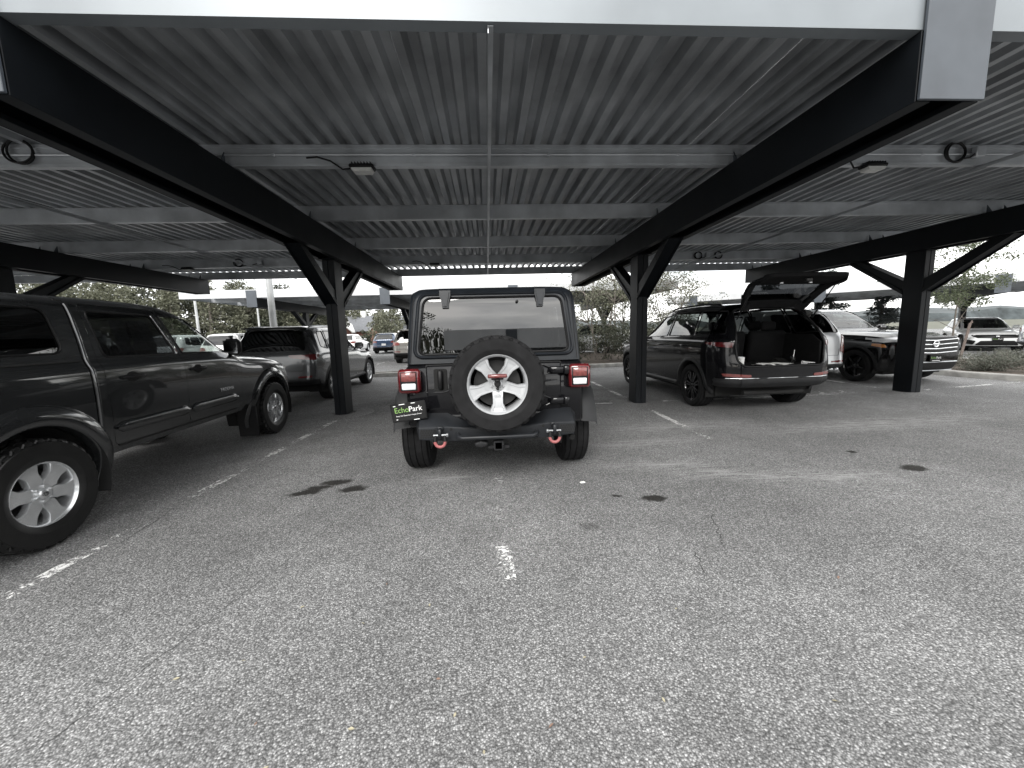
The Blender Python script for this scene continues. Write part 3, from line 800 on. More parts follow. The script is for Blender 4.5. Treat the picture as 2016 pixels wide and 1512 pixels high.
def wheel(parent, loc, right, r, w, R, n, kind, rimm, tyrem='rubber', style='road', spin=0.0):
    key = (r, w, R, n, kind, rimm, tyrem, style)
    if key not in WCACHE:
        mb = MB(); mb.lathe([(R*0.2, -w*0.1), (R*0.78, -w*0.1), (R*0.78, -w*0.02), (R*0.2, -w*0.02)], 40, 'x', closed=True); mb.lathe([(0.0001, w*0.2), (R*0.22, w*0.2), (R*0.25, -w*0.4)], 20, 'x')
        a = mb.build('wheel', 'disc', parent)
        v, f = tyre_mesh(r, w, R*0.985, style); t = rawmesh('tyre', v, f, tyrem, a, 28, recalc=True)
        q = rim_mb(R, w, n, kind).build('rim', rimm, a, 35)
        if kind == 'five':
            pass
        WCACHE[key] = a
        o = a
    else: o = copy_tree(WCACHE[key], parent); o.parent = parent
    o.location = loc; o.rotation_euler = (spin, 0, 0 if right else math.pi)
    return o
def seat(mb, x, y, z, w=0.46, back=0.62, flip=1):
    mb.box((x, y+0.02, z+0.10), (w, 0.5, 0.16), 0.05)
    mb.box((x, y-0.26, z+0.10+back/2), (w-0.02, 0.13, back), 0.05, rot=('X', 0.2))
    mb.box((x, y-0.33, z+0.24+back), (w*0.56, 0.09, 0.17), 0.04)

# ------------------------------------------------------------------ black off-roader seen from behind
M['paint_black'] = paint('black_paint', (0.006, 0.006, 0.007), 0.25, 0.0)
M['hardtop'] = mat('satin_black_hardtop', (0.008, 0.010, 0.013), 0.36, 0.0, var=0.2, vscale=6, bump=0.08, bscale=400, spec=0.45)
M['bumper_black'] = mat('powder_coated_bumper', (0.013, 0.0145, 0.017), 0.42, 0.0, var=0.25, vscale=8, bump=0.2, bscale=350, spec=0.4)
M['glass_rear'] = glass('tinted_rear_glass', (0.05, 0.053, 0.055), 2.05)
def rings_shell(rings, nper=26):
    """rings: (z, half width, y rear, y front, corner radius): rounded rectangles lofted upwards"""
    V = []
    for z, hw, y0, y1, r in rings:
        P = []
        for cx, cy, a0 in ((hw-r, y0+r, -math.pi/2), (hw-r, y1-r, 0), (-hw+r, y1-r, math.pi/2), (-hw+r, y0+r, math.pi)):
            for k in range(7): a = a0+math.pi/2*k/6; P.append((cx+r*math.cos(a), cy+r*math.sin(a)))
            nxt = None
        # straight runs get extra points
        Q = []; n = len(P)
        for i in range(n):
            a, b = P[i], P[(i+1) % n]; Q.append(a)
            if i % 7 == 6:
                m = 40
                for k in range(1, m): Q.append((a[0]+(b[0]-a[0])*k/m, a[1]+(b[1]-a[1])*k/m))
        V.append([(x, y, z) for x, y in Q])
    A = np.array(V); nu, nv, _ = A.shape; F = []
    for i in range(nu-1):
        for j in range(nv): F.append((i*nv+j, i*nv+(j+1) % nv, (i+1)*nv+(j+1) % nv, (i+1)*nv+j))
    return Shell(A.reshape(-1, 3), F), A[-1]
def dense(rings, step=0.03):
    zs = [r[0] for r in rings]; q = []
    for a, b in zip(zs[:-1], zs[1:]):
        n = max(1, int(round((b-a)/step))); q += list(a+(b-a)*np.arange(n)/n)
    q.append(zs[-1]); R = np.array(rings)
    return [tuple(v) for v in np.c_[q, pchip(R[:, 0], R[:, 1:], q)]]

def jeep():
    g = thing('off_road_vehicle', (0.06, 4.15, 0), 'black boxy off-road vehicle with spare wheel on its tailgate, parked in the middle', 'car')
    W = 0.80
    mb = MB(); mb.box((0, 0.72, 0.845), (2*W, 2.74, 0.575), 0.035); tub = mb.build('body', 'paint_black', g, 50)
    mb = MB(); mb.box((0, 0.35, 1.128), (2*W-0.03, 1.9, 0.03), 0.012); mb.build('belt_ledge', 'paint_black', tub, 50)
    mb = MB(); mb.box((0, 2.15, 1.03), (1.30, 1.35, 0.20), 0.06); mb.box((0, 2.82, 0.85), (1.25, 0.12, 0.5), 0.03); mb.build('hood', 'paint_black', g, 50)
    mb = MB(); mb.box((0, 1.2, 0.50), (1.1, 3.5, 0.16)); mb.tube([(-0.72, 0, 0.40), (0.72, 0, 0.40)], 0.045, 12); mb.lathe([(0.0001, -0.15), (0.11, -0.13), (0.15, 0), (0.11, 0.14), (0.0001, 0.16)], 18, 'y', T=Tr(-0.12, 0, 0.40))
    mb.build('chassis', 'matte_black', g, 40)
    mb = MB(); mb.box((0.36, -0.36, 0.47), (0.55, 0.24, 0.17), 0.06); mb.tube([(0.62, -0.36, 0.47), (0.70, -0.52, 0.43), (0.70, -0.62, 0.41)], 0.028, 10); mb.build('muffler', 'disc', g, 50)
    mb = MB()
    for sx in (-1, 1):
        mb.tube([(sx*0.42, 0.10, 0.42), (sx*0.48, -0.10, 0.88)], 0.03, 10); mb.tube([(sx*0.40, 0.0, 0.46), (sx*0.40, 0.55, 0.52)], 0.028, 8)
    mb.build('suspension', 'matte_black', g, 50)
    # tailgate with its gap, pressed ribs and hinges
    mb = MB(); mb.box((-0.01, -0.640, 0.865), (1.222, 0.03, 0.535), 0.012); mb.build('tailgate_gap', 'matte_black', tub, 0)
    mb = MB(); mb.box((-0.01, -0.650, 0.865), (1.206, 0.034, 0.52), 0.014)
    mb.box((-0.01, -0.664, 0.655), (1.0, 0.012, 0.05), 0.006)
    tg = mb.build('tailgate', 'paint_black', g, 50)
    for z in (1.055, 0.775):
        mb = MB(); mb.box((0.565, -0.682, z), (0.16, 0.03, 0.062), 0.010); mb.box((0.635, -0.69, z), (0.055, 0.05, 0.085), 0.014)
        for dz in (-0.045, 0.045): mb.tube([(0.30, -0.670, z+dz), (0.44, -0.672, z+dz), (0.48, -0.674, z+dz*0.6), (0.56, -0.676, z+dz*0.6)], 0.006, 6)
        mb.lathe([(0.0001, -0.70), (0.010, -0.70), (0.012, -0.69)], 10, 'y', T=Tr(0.53, 0, z)); mb.build('tailgate_hinge', 'paint_black', tg, 50)
    mb = MB(); mb.prism(rpoly([(-0.545, 0.90), (-0.43, 0.90), (-0.43, 1.095), (-0.545, 1.095)], 0.02), 'y', -0.668, -0.672); mb.build('handle_recess', 'matte_black', tg, 0)
    mb = MB(); mb.box((-0.487, -0.69, 1.0), (0.045, 0.03, 0.17), 0.012); mb.build('handle', 'black_plastic', tg, 50)
    mb = MB(); mb.tube([(-0.62, -0.655, 0.885), (-0.46, -0.672, 0.885), (-0.40, -0.676, 0.905)], 0.006, 6); mb.build('tailgate_seam', 'paint_black', tg, 50)
    # hard top
    rings = dense([(1.14, 0.785, -0.635, 1.42, 0.06), (1.30, 0.777, -0.618, 1.38, 0.07), (1.60, 0.757, -0.590, 1.18, 0.09), (1.71, 0.746, -0.575, 1.08, 0.10), (1.772, 0.728, -0.545, 1.0, 0.12), (1.803, 0.69, -0.495, 0.95, 0.14), (1.818, 0.60, -0.39, 0.88, 0.14)])
    sh, top = rings_shell(rings)
    V, F = sh.V, sh.F
    rear = sh.side('y', -1, (-0.8, 0.0), 0.3)
    win = rpoly([(-0.675, 1.222), (0.675, 1.222), (0.610, 1.715), (-0.610, 1.715)], 0.07, 6)
    PV, PF, PN = sh.cut(win, 'y', rear, 0.05)
    for s in (-1, 1):
        side = sh.side('x', s, None, 0.3)
        w1 = rpoly([(-0.40, 1.23), (0.34, 1.23), (0.34, 1.68), (-0.36, 1.68)], 0.08)
        a, b, c = sh.cut(w1, 'x', side, 0.05); rawmesh('window', a-c*0.006, b, 'glass_dark', g, 40)
        w2 = rpoly([(0.42, 1.23), (1.28, 1.23), (1.02, 1.66), (0.42, 1.68)], 0.08)
        a, b, c = sh.cut(w2, 'x', side, 0.05); rawmesh('window', a-c*0.006, b, 'glass_mid', g, 40)
    ht = sh.emit('hard_top', 'hardtop', g, 45)
    mb = MB(); n = len(top); mb.add([tuple(p) for p in top]+[(0, 0.25, 1.826)], [(i, (i+1) % n, n) for i in range(n)]); mb.build('roof_panel', 'hardtop', ht, 60)
    gl = rawmesh('rear_window', PV-PN*0.004, PF, 'glass_rear', g, 40)
    sh2, _ = rings_shell(rings)
    fr = sh2.on('y', -1, win, 0.0, (-0.8, 0.2)); mb = MB(); mb.tube(fr, 0.011, 6, closed=True); mb.build('window_seal', 'black_plastic', gl, 60)
    fr = sh2.on('y', -1, rpoly([(-0.715, 1.195), (0.715, 1.195), (0.650, 1.750), (-0.650, 1.750)], 0.09, 6), 0.0, (-0.8, 0.2))
    mb = MB(); mb.tube(fr, 0.016, 6, closed=True); mb.build('liftgate_frame', 'hardtop', ht, 60)
    for s in (-1, 1):
        pts = sh2.on('y', -1, [(s*(0.748-0.05*t), 1.15+0.62*t) for t in np.linspace(0, 1, 12)], 0.0, (-0.8, 0.2)); mb = MB(); mb.tube(pts, 0.0035, 6); mb.build('corner_seam', 'matte_black', ht, 60)
    for x in (-0.42, 0.42):
        T = Tr(x, -0.588, 1.702) @ Rx(-0.09)
        mb = MB(); mb.prism([(-0.048, 0.075), (0.048, 0.075), (0.048, 0.03), (0.030, -0.03), (0.027, -0.078), (-0.027, -0.078), (-0.030, -0.03), (-0.048, 0.03)], 'y', -0.020, 0.012, T)
        mb.prism([(-0.036, 0.06), (0.036, 0.06), (0.030, 0.02), (0.018, -0.03), (0.016, -0.066), (-0.016, -0.066), (-0.018, -0.03), (-0.030, 0.02)], 'y', -0.030, -0.018, T)
        mb.build('glass_hinge', 'hardtop', gl, 0)
    mb = MB(); mb.lathe([(0.0001, -0.025), (0.010, -0.023), (0.013, -0.01), (0.013, 0.01)], 12, 'y', T=Tr(0.215, -0.592, 1.672)); mb.build('washer_nozzle', 'black_plastic', gl, 60)
    # tail lamps
    for s in (-1, 1):
        mb = MB(); mb.box((s*0.757, -0.668, 0.995), (0.195, 0.085, 0.215), 0.022); l = mb.build('tail_lamp', 'red_dark', g, 50)
        mb = MB(); mb.box((s*0.757-0.002, -0.708, 0.995), (0.150, 0.012, 0.170), 0.006); mb.build('lamp_bezel', 'black_plastic', l, 50)
        mb = MB(); mb.box((s*0.757-0.002, -0.713, 1.034), (0.128, 0.014, 0.080), 0.006); mb.build('brake_lens', 'red_lens', l, 50)
        mb = MB(); mb.box((s*0.757-0.002, -0.713, 0.950), (0.122, 0.014, 0.056), 0.006); mb.build('reversing_lens', 'white_lens', l, 50)
    # flares
    for s in (-1, 1):
        for y0 in (0, 2.46):
            out = [(-0.60, 0.56), (-0.56, 0.70), (-0.44, 0.87), (-0.26, 0.955), (0.26, 0.955), (0.46, 0.87), (0.60, 0.66), (0.62, 0.56)]
            inn = [(0.56, 0.56), (0.53, 0.64), (0.42, 0.82), (0.24, 0.905), (-0.24, 0.905), (-0.40, 0.83), (-0.50, 0.68), (-0.54, 0.56)]
            mb = MB(); P = []
            for (a, b), (c, d) in zip(out, inn[::-1]):
                P.append([(s*0.79, a+y0, b-0.0), (s*0.925, a+y0, b-0.015), (s*0.945, a+y0, b-0.05), (s*0.94, c+y0, d-0.01), (s*0.78, c+y0, d)])
            mb.grid(P); mb.build('fender_flare', 'grey_plastic', g, 40)
            mb = MB(); mb.box((s*0.60, y0, 0.72), (0.38, 1.0, 0.36), 0.05); mb.build('wheel_well', 'matte_black', g, 0)
    # steel bumper
    mb = MB(); secs = []
    for x, zt_, yb, z0 in ((-0.715, 0.655, -0.70, 0.545), (-0.675, 0.705, -0.83, 0.50), (-0.44, 0.700, -0.83, 0.482), (-0.27, 0.612, -0.83, 0.475), (0.27, 0.612, -0.83, 0.475), (0.44, 0.700, -0.83, 0.482), (0.675, 0.705, -0.83, 0.50), (0.715, 0.655, -0.70, 0.545)):
        zc = min(0.612, zt_-0.02) if abs(x) < 0.7 else 0.60
        secs.append([(x, -0.60, z0+0.02), (x, yb+0.06, z0-0.012), (x, yb+0.004, z0), (x, yb, z0+0.012), (x, yb, zc-0.010), (x, yb+0.008, zc), (x, -0.675, zt_-0.006), (x, -0.66, zt_), (x, -0.60, zt_)])
    mb.grid(secs); bu = mb.build('bumper', 'bumper_black', g, 30)
    mb = MB(); mb.tube([(-0.345, -0.825, 0.535), (-0.335, -0.87, 0.525), (-0.30, -0.895, 0.518), (0.30, -0.895, 0.518), (0.335, -0.87, 0.525), (0.345, -0.825, 0.535)], 0.019, 12); mb.build('step_bar', 'bumper_black', bu, 60)
    for s in (-1, 1):
        mb = MB(); mb.box((s*0.605, -0.8315, 0.553), (0.135, 0.006, 0.088), 0.001); v = mb.build('vent', 'bumper_black', bu, 0)
        mb = MB(); hr = 0.0105
        for i in range(6):
            for j in range(4):
                cx = s*0.605-0.055+0.0215*i+(0.010 if j % 2 else 0); cz = 0.523+0.0195*j
                mb.prism([(cx+hr*math.cos(math.pi/6+k*math.pi/3), cz+hr*math.sin(math.pi/6+k*math.pi/3)) for k in range(6)], 'y', -0.8365, -0.834)
        tag(mb.build('honeycomb', 'matte_black', v, 0), kind='stuff')
        x = s*0.49
        mb = MB(); mb.box((x, -0.865, 0.565), (0.030, 0.08, 0.085), 0.008); mb.box((x, -0.84, 0.60), (0.05, 0.02, 0.03), 0.004); sk = mb.build('shackle_mount', 'bumper_black', bu, 50)
        mb = MB(); mb.tube([(x-0.055, -0.885, 0.55), (x+0.055, -0.885, 0.55)], 0.011, 10); mb.box((x+s*-0.062, -0.885, 0.55), (0.02, 0.03, 0.03), 0.004); mb.build('shackle_pin', 'bolt', sk, 50)
        pts = [(x-0.036, -0.885, 0.55)]+[(x+0.043*math.cos(a), -0.885-0.03*math.sin(-a)*0-0.01, 0.497+0.046*math.sin(a)) for a in np.linspace(math.pi*1.0, 2*math.pi, 11)]+[(x+0.036, -0.885, 0.55)]
        mb = MB(); mb.tube(pts[1:-1], 0.0135, 10); mb.build('shackle_bow', 'red_paint', sk, 60)
        mb = MB(); mb.tube(pts[:2], 0.013, 8); mb.tube(pts[-2:], 0.013, 8); mb.build('shackle_ear', 'black_plastic', sk, 60)
        mb = MB(); mb.lathe([(0.0001, -0.834), (0.013, -0.834), (0.013, -0.829)], 14, 'y', T=Tr(s*0.40, 0, 0.585)); mb.build('parking_sensor', 'matte_black', bu, 60)
    mb = MB(); mb.box((0.005, -0.80, 0.428), (0.088, 0.12, 0.088), 0.008); mb.box((0.005, -0.855, 0.428), (0.066, 0.01, 0.066), 0.004); mb.box((0.005, -0.79, 0.40), (0.19, 0.012, 0.03), 0.003); mb.build('tow_hitch', 'grey_plastic', bu, 40)
    mb = MB(); mb.lathe([(0.0001, -0.875), (0.030, -0.872), (0.036, -0.86), (0.036, -0.78)], 16, 'y', T=Tr(-0.145, 0, 0.452) @ Matrix.Diagonal((1.6, 1, 0.75, 1))); mb.box((-0.145, -0.862, 0.452), (0.02, 0.03, 0.058), 0.004); mb.build('trailer_socket', 'grey_plastic', bu, 50)
    # wheels and spare
    for y in (0, 2.46):
        for s in (-1, 1): wheel(g, (s*0.80, y, 0.40), s > 0, 0.40, 0.245, 0.235, 5, 'five', 'alloy', 'rubber', 'road', spin=0.3)
    sp = wheel(g, (0.01, -0.868, 0.975), True, 0.405, 0.245, 0.252, 5, 'five', 'alloy', 'rubber', 'mud'); sp.rotation_euler = (0, 0, -math.pi/2); sp.name = 'spare_wheel'
    mb = MB(); mb.lathe([(0.0001, -0.78), (0.17, -0.78), (0.20, -0.66)], 24, 'y', T=Tr(0.01, 0, 0.975)); mb.build('spare_carrier', 'matte_black', g, 50)
    mb = MB(); mb.box((0.01, -1.005, 1.052), (0.158, 0.03, 0.033), 0.007); bl = mb.build('high_brake_lamp', 'red_dark', g, 50)
    mb = MB(); mb.box((0.01, -1.018, 1.052), (0.146, 0.010, 0.020), 0.004); mb.build('brake_lens', 'red_lens', bl, 50)
    mb = MB(); mb.box((0.01, -0.99, 1.03), (0.10, 0.02, 0.022), 0.006); mb.box((0.01, -0.97, 1.0), (0.045, 0.05, 0.07), 0.010); mb.lathe([(0.0001, -1.02), (0.014, -1.02), (0.026, -1.0), (0.028, -0.95)], 16, 'y', T=Tr(0.01, 0, 0.985)); mb.lathe([(0.0001, -0.995), (0.012, -0.99), (0.014, -0.96)], 12, 'y', T=Tr(0.01, 0, 0.945)); mb.build('lamp_bracket', 'black_plastic', bl, 50)
    # dealer plate with its print
    T = Tr(-0.765, -0.745, 0.738) @ Ry(-0.125) @ Rz(-0.10)
    mb = MB(); mb.box((0, 0, 0), (0.315, 0.012, 0.165), 0.006, T=T); pl = mb.build('licence_plate', 'black_plastic', g, 40)
    mb = MB(); mb.box((0, -0.0070, 0), (0.292, 0.003, 0.142), 0.001, T=T); mb.build('plate_face', 'matte_black', pl, 0)
    def lab(b, x, z, size, m): return text_mesh('lettering', b, size, m, pl, T @ Tr(x, -0.0092, z) @ Rx(math.pi/2), 0.0004, 'LEFT')
    lab('Echo', -0.125, 0.020, 0.066, 'green_print'); lab('Park', 0.003, 0.020, 0.066, 'white_paint')
    lab('Every Car Deserves A Happy Owner', -0.115, -0.028, 0.0150, 'white_paint')
    for x, z, w in ((-0.118, 0.062, 0.022), (-0.05, 0.072, 0.05), (0.05, 0.072, 0.035), (-0.112, -0.058, 0.014), (0.06, -0.075, 0.05)):
        mb = MB(); mb.box((x, -0.0085, z), (w, 0.001, 0.006), T=T); mb.build('print_bar', 'white_paint', pl, 0)
    mb = MB(); mb.box((-0.71, -0.705, 0.73), (0.12, 0.06, 0.09), 0.01); mb.build('plate_bracket', 'black_plastic', pl, 40)
    # cabin
    mb = MB(); mb.box((0, 0.5, 0.75), (1.45, 2.2, 0.1)); mb.build('cabin_floor', 'interior', g, 0)
    for x, y in ((-0.36, 0.85), (0.36, 0.85), (-0.34, 0.05), (0.34, 0.05)):
        mb = MB(); seat(mb, x, y, 0.78); mb.build('seat', 'interior', g, 50)
    mb = MB(); mb.tube([(-0.62, -0.2, 1.2), (-0.60, -0.1, 1.68), (0.60, -0.1, 1.68), (0.62, -0.2, 1.2)], 0.035, 8); mb.build('roll_bar', 'interior', g, 50)
    mb = MB(); mb.box((0, 1.42, 1.12), (1.42, 0.3, 0.16), 0.04); mb.build('dashboard', 'interior', g, 50)
    mb = MB(); mb.grid([[(-0.70, 1.50, 1.16), (0.70, 1.50, 1.16)], [(-0.66, 1.12, 1.72), (0.66, 1.12, 1.72)]]); mb.build('windscreen', 'glass_clear', g, 0)
    return g
jeep()

# ------------------------------------------------------------------ cars with a lofted skin
M['paint_graphite'] = paint('graphite_metallic_paint', (0.030, 0.0315, 0.033), 0.26, 0.6, 1.8)
M['paint_gloss_black'] = paint('gloss_black_paint', (0.005, 0.005, 0.006), 0.2, 0.0)
M['paint_black_mirror'] = paint('deep_black_paint', (0.0055, 0.0055, 0.006), 0.2, 0.0, 2.1)
M['paint_grey'] = paint('grey_metallic_paint', (0.085, 0.088, 0.092), 0.26, 0.6)
M['paint_silver'] = paint('silver_metallic_paint', (0.46, 0.47, 0.48), 0.3, 0.55)
M['paint_white'] = paint('white_paint_car', (0.72, 0.73, 0.73), 0.35, 0.0)
M['paint_blue'] = paint('blue_paint', (0.045, 0.072, 0.125), 0.3, 0.3)
M['paint_bronze'] = paint('bronze_grey_paint', (0.16, 0.155, 0.145), 0.28, 0.5)
M['paint_slate'] = paint('slate_blue_paint', (0.22, 0.24, 0.27), 0.28, 0.4)
def flare(sh, s, cy, cz, r0, r1, a0, a1, out, m, parent, name='fender_flare'):
    mb = MB(); P = []
    for a in np.linspace(a0, a1, 40):
        row = []
        for t, o in ((0.0, -0.06), (0.0, out*0.55), (0.12, out*0.95), (0.4, out), (0.75, out*0.55), (0.95, 0.006), (1.0, -0.004)):
            r = r0+(r1-r0)*t; y, z = cy+r*math.cos(a), cz+r*math.sin(a)
            p = sh.on('x', s, [(y, z)])[0]; row.append((p[0]+s*o, y, z))
        P.append(row)
    mb.grid(P); return mb.build(name, m, parent, 60)
def belly(g, y0, y1, hw, z0, z1, wells, parent=None):
    mb = MB(); mb.box((0, (y0+y1)/2, (z0+z1)/2), (2*hw, y1-y0, z1-z0)); mb.build('underbody', 'matte_black', g, 0)
    for cy, cz, r in wells:
        for s in (-1, 1):
            mb = MB(); mb.lathe([(0.001, s*0.50), (r, s*0.50), (r, s*0.93)], 26, 'x', T=Tr(0, cy, cz), arc=(-0.35, math.pi+0.35)); mb.build('wheel_well', 'matte_black', g, 0)
def door_handle(sh, s, y, z, m, parent, dark=False, L=0.20):
    p = [np.array(q) for q in sh.on('x', s, [(y-L/2, z), (y-L*0.3, z), (y, z), (y+L*0.3, z), (y+L/2, z)])]
    mb = MB(); mb.tube([p[0]+[s*0.004, 0, 0], p[1]+[s*0.034, 0, 0.003], p[2]+[s*0.040, 0, 0.004], p[3]+[s*0.034, 0, 0.003], p[4]+[s*0.004, 0, 0]], [0.011, 0.014, 0.014, 0.014, 0.011], 8)
    return mb.build('handle', m, parent, 60)
def mirror(g, sh, s, y, z, m, size=(0.22, 0.13, 0.16)):
    p = sh.on('x', s, [(y, z)])[0]
    mb = MB(); mb.box((p[0]+s*0.14, y-0.02, z+0.05), (size[0], size[1], size[2]), 0.045); mb.tube([(p[0]-s*0.02, y, z-0.02), (p[0]+s*0.10, y-0.01, z+0.0)], 0.022, 8)
    o = mb.build('mirror', m, g, 60)
    mb = MB(); mb.box((p[0]+s*0.145, y-0.02-size[1]/2-0.001, z+0.05), (size[0]-0.04, 0.004, size[2]-0.04), 0.001); mb.build('mirror_glass', 'chrome', o, 0); return o
def trim(sh, s, pts, r, m, parent, name='window_trim', axis='x', off=0.0, closed=True, lim=None):
    mb = MB(); mb.tube(sh.on(axis, s, pts, off, lim), r, 6, closed=closed); return mb.build(name, m, parent, 60)
def panel(name, pv, m, parent, inset=0.0, smooth=32):
    V, F, N = pv
    if len(F) == 0: return None
    return rawmesh(name, V-N*inset, F, m, parent, smooth)

def vehicle(name, loc, rz, label, P, paint_m, wheels, windows=(), doors=(), ends=(), arch=None, cladding=None, glassm=('glass_dark', 'glass_mid', 'glass_clear'), seats=True, mirrors=None, du=0.05, dv=0.04, group=None, cat='car', lamps=(), hatch=None, trims=True, rails=None):
    """windows: (outline in y,z, glass); doors: (outline, handle y, handle z); ends: (kind, axis sign, outline in x,z, material, y limits)"""
    g = thing(name, loc, label, cat, rz, group); sh = car_shell(P, du, dv); ref = car_shell(P, du, dv) if False else None
    wb = P['wb']; r, w, R, n, kind, rm, tm, style, hw = wheels
    ah = arch or r+0.065
    hat = None
    for s in (-1, 1):
        side = sh.side('x', s, None, 0.25)
        for cy in (0, wb): sh.cut(circ(cy, r, ah, 56), 'x', side & (sh.V0[sh.F].mean(1)[:, 2] < r+ah+0.02), 0.06)
    if hatch is not None: hat = sh.cut(hatch, 'y', sh.side('y', -1, (P['yr']-0.3, P['yr']+0.75), 0.02), 0.06)
    for kind_, sgn, poly, m, lim in ends:
        if kind_ in ('rear_window', 'windscreen'):
            o = panel(kind_, sh.cut(poly, 'y', sh.side('y', sgn, lim, 0.05), 0.06), m, g, 0.006)
            if trims: trim(sh, sgn, poly, 0.010, 'black_plastic', g, 'window_seal', 'y', 0.0, True, lim)
    gl = {}
    for s in (-1, 1):
        side = sh.side('x', s, None, 0.25); wp = []
        for poly, gm in windows:
            pv = sh.cut(poly, 'x', side, 0.06); wp.append((poly, gm, pv))
        dd = []
        for poly, hy, hz in doors:
            pv = sh.cut(poly, 'x', side, 0.06, gap=0.004); d = panel('door', pv, paint_m, g); dd.append((poly, d))
            if d is not None and hy is not None: door_handle(sh, s, hy, hz, paint_m if cladding is None or not cladding.get('dark_handles') else 'black_plastic', d)
        for poly, gm, pv in wp:
            c = np.mean(poly, 0); par = g
            for dp, d in dd:
                if d is not None and inpoly(c[None], dp)[0]: par = d
            wn = panel('window', pv, gm, par, 0.007)
            if trims and wn is not None: trim(sh, s, poly, 0.009, 'black_plastic', g if par is g else par, 'window_trim')
    b = sh.emit('body', paint_m, g)
    for nm, sgn, axis, poly, m, off, lim in lamps:
        sh.decal(nm, poly, axis, sh.side(axis, sgn, lim, 0.02 if axis == 'y' else 0.45), m, g, off)
    for cy in (0, wb):
        for s in (-1, 1):
            wheel(g, (s*(hw-w/2), cy, r), s > 0, r, w, R, n, kind, rm, tm, style, spin=random.random())
            if cladding: flare(sh, s, cy, r, ah-0.012, ah+cladding.get('wd', 0.07), cladding.get('a0', -0.15), math.pi-cladding.get('a0', -0.15), cladding.get('out', 0.014), cladding['m'], g)
    if cladding and cladding.get('sill'):
        for s in (-1, 1):
            trim(sh, s, [(y, cladding['sill']) for y in np.linspace(ah+0.04, wb-ah-0.04, 14)], 0.045, cladding['m'], g, 'sill_cladding', closed=False)
    belly(g, P['yr']+0.5, P['yf']-0.4, c1(P['wid'], 1)*0.80, c1(P['bot'], 1)-0.06, c1(P['bot'], 1)+0.10, [(0, r, ah), (wb, r, ah)])
    if mirrors:
        for s in (-1, 1): mirror(g, sh, s, mirrors[0], mirrors[1], mirrors[2] if len(mirrors) > 2 else paint_m)
    if seats:
        fl = c1(P['bot'], 1)+0.10
        for y in seats:
            for x in (-0.37, 0.37):
                mb = MB(); seat(mb, x, y, fl+0.12); mb.build('seat', 'interior', g, 50)
        mb = MB(); mb.box((0, P['cowl']-0.25, c1(P['belt'], P['cowl'])-0.08), (1.3, 0.35, 0.2), 0.05); mb.build('dashboard', 'interior', g, 50)
    if rails:
        for s in (-1, 1):
            mb = MB(); mb.tube([(s*rails[0], y, c1(P['top'], y)-0.035+(0.028 if 0.06 < t < 0.94 else -0.02)) for t, y in zip(np.linspace(0, 1, 14), np.linspace(rails[1], rails[2], 14))], 0.017, 6); mb.build('roof_rail', rails[3], g, 60)
    return g, sh, hat

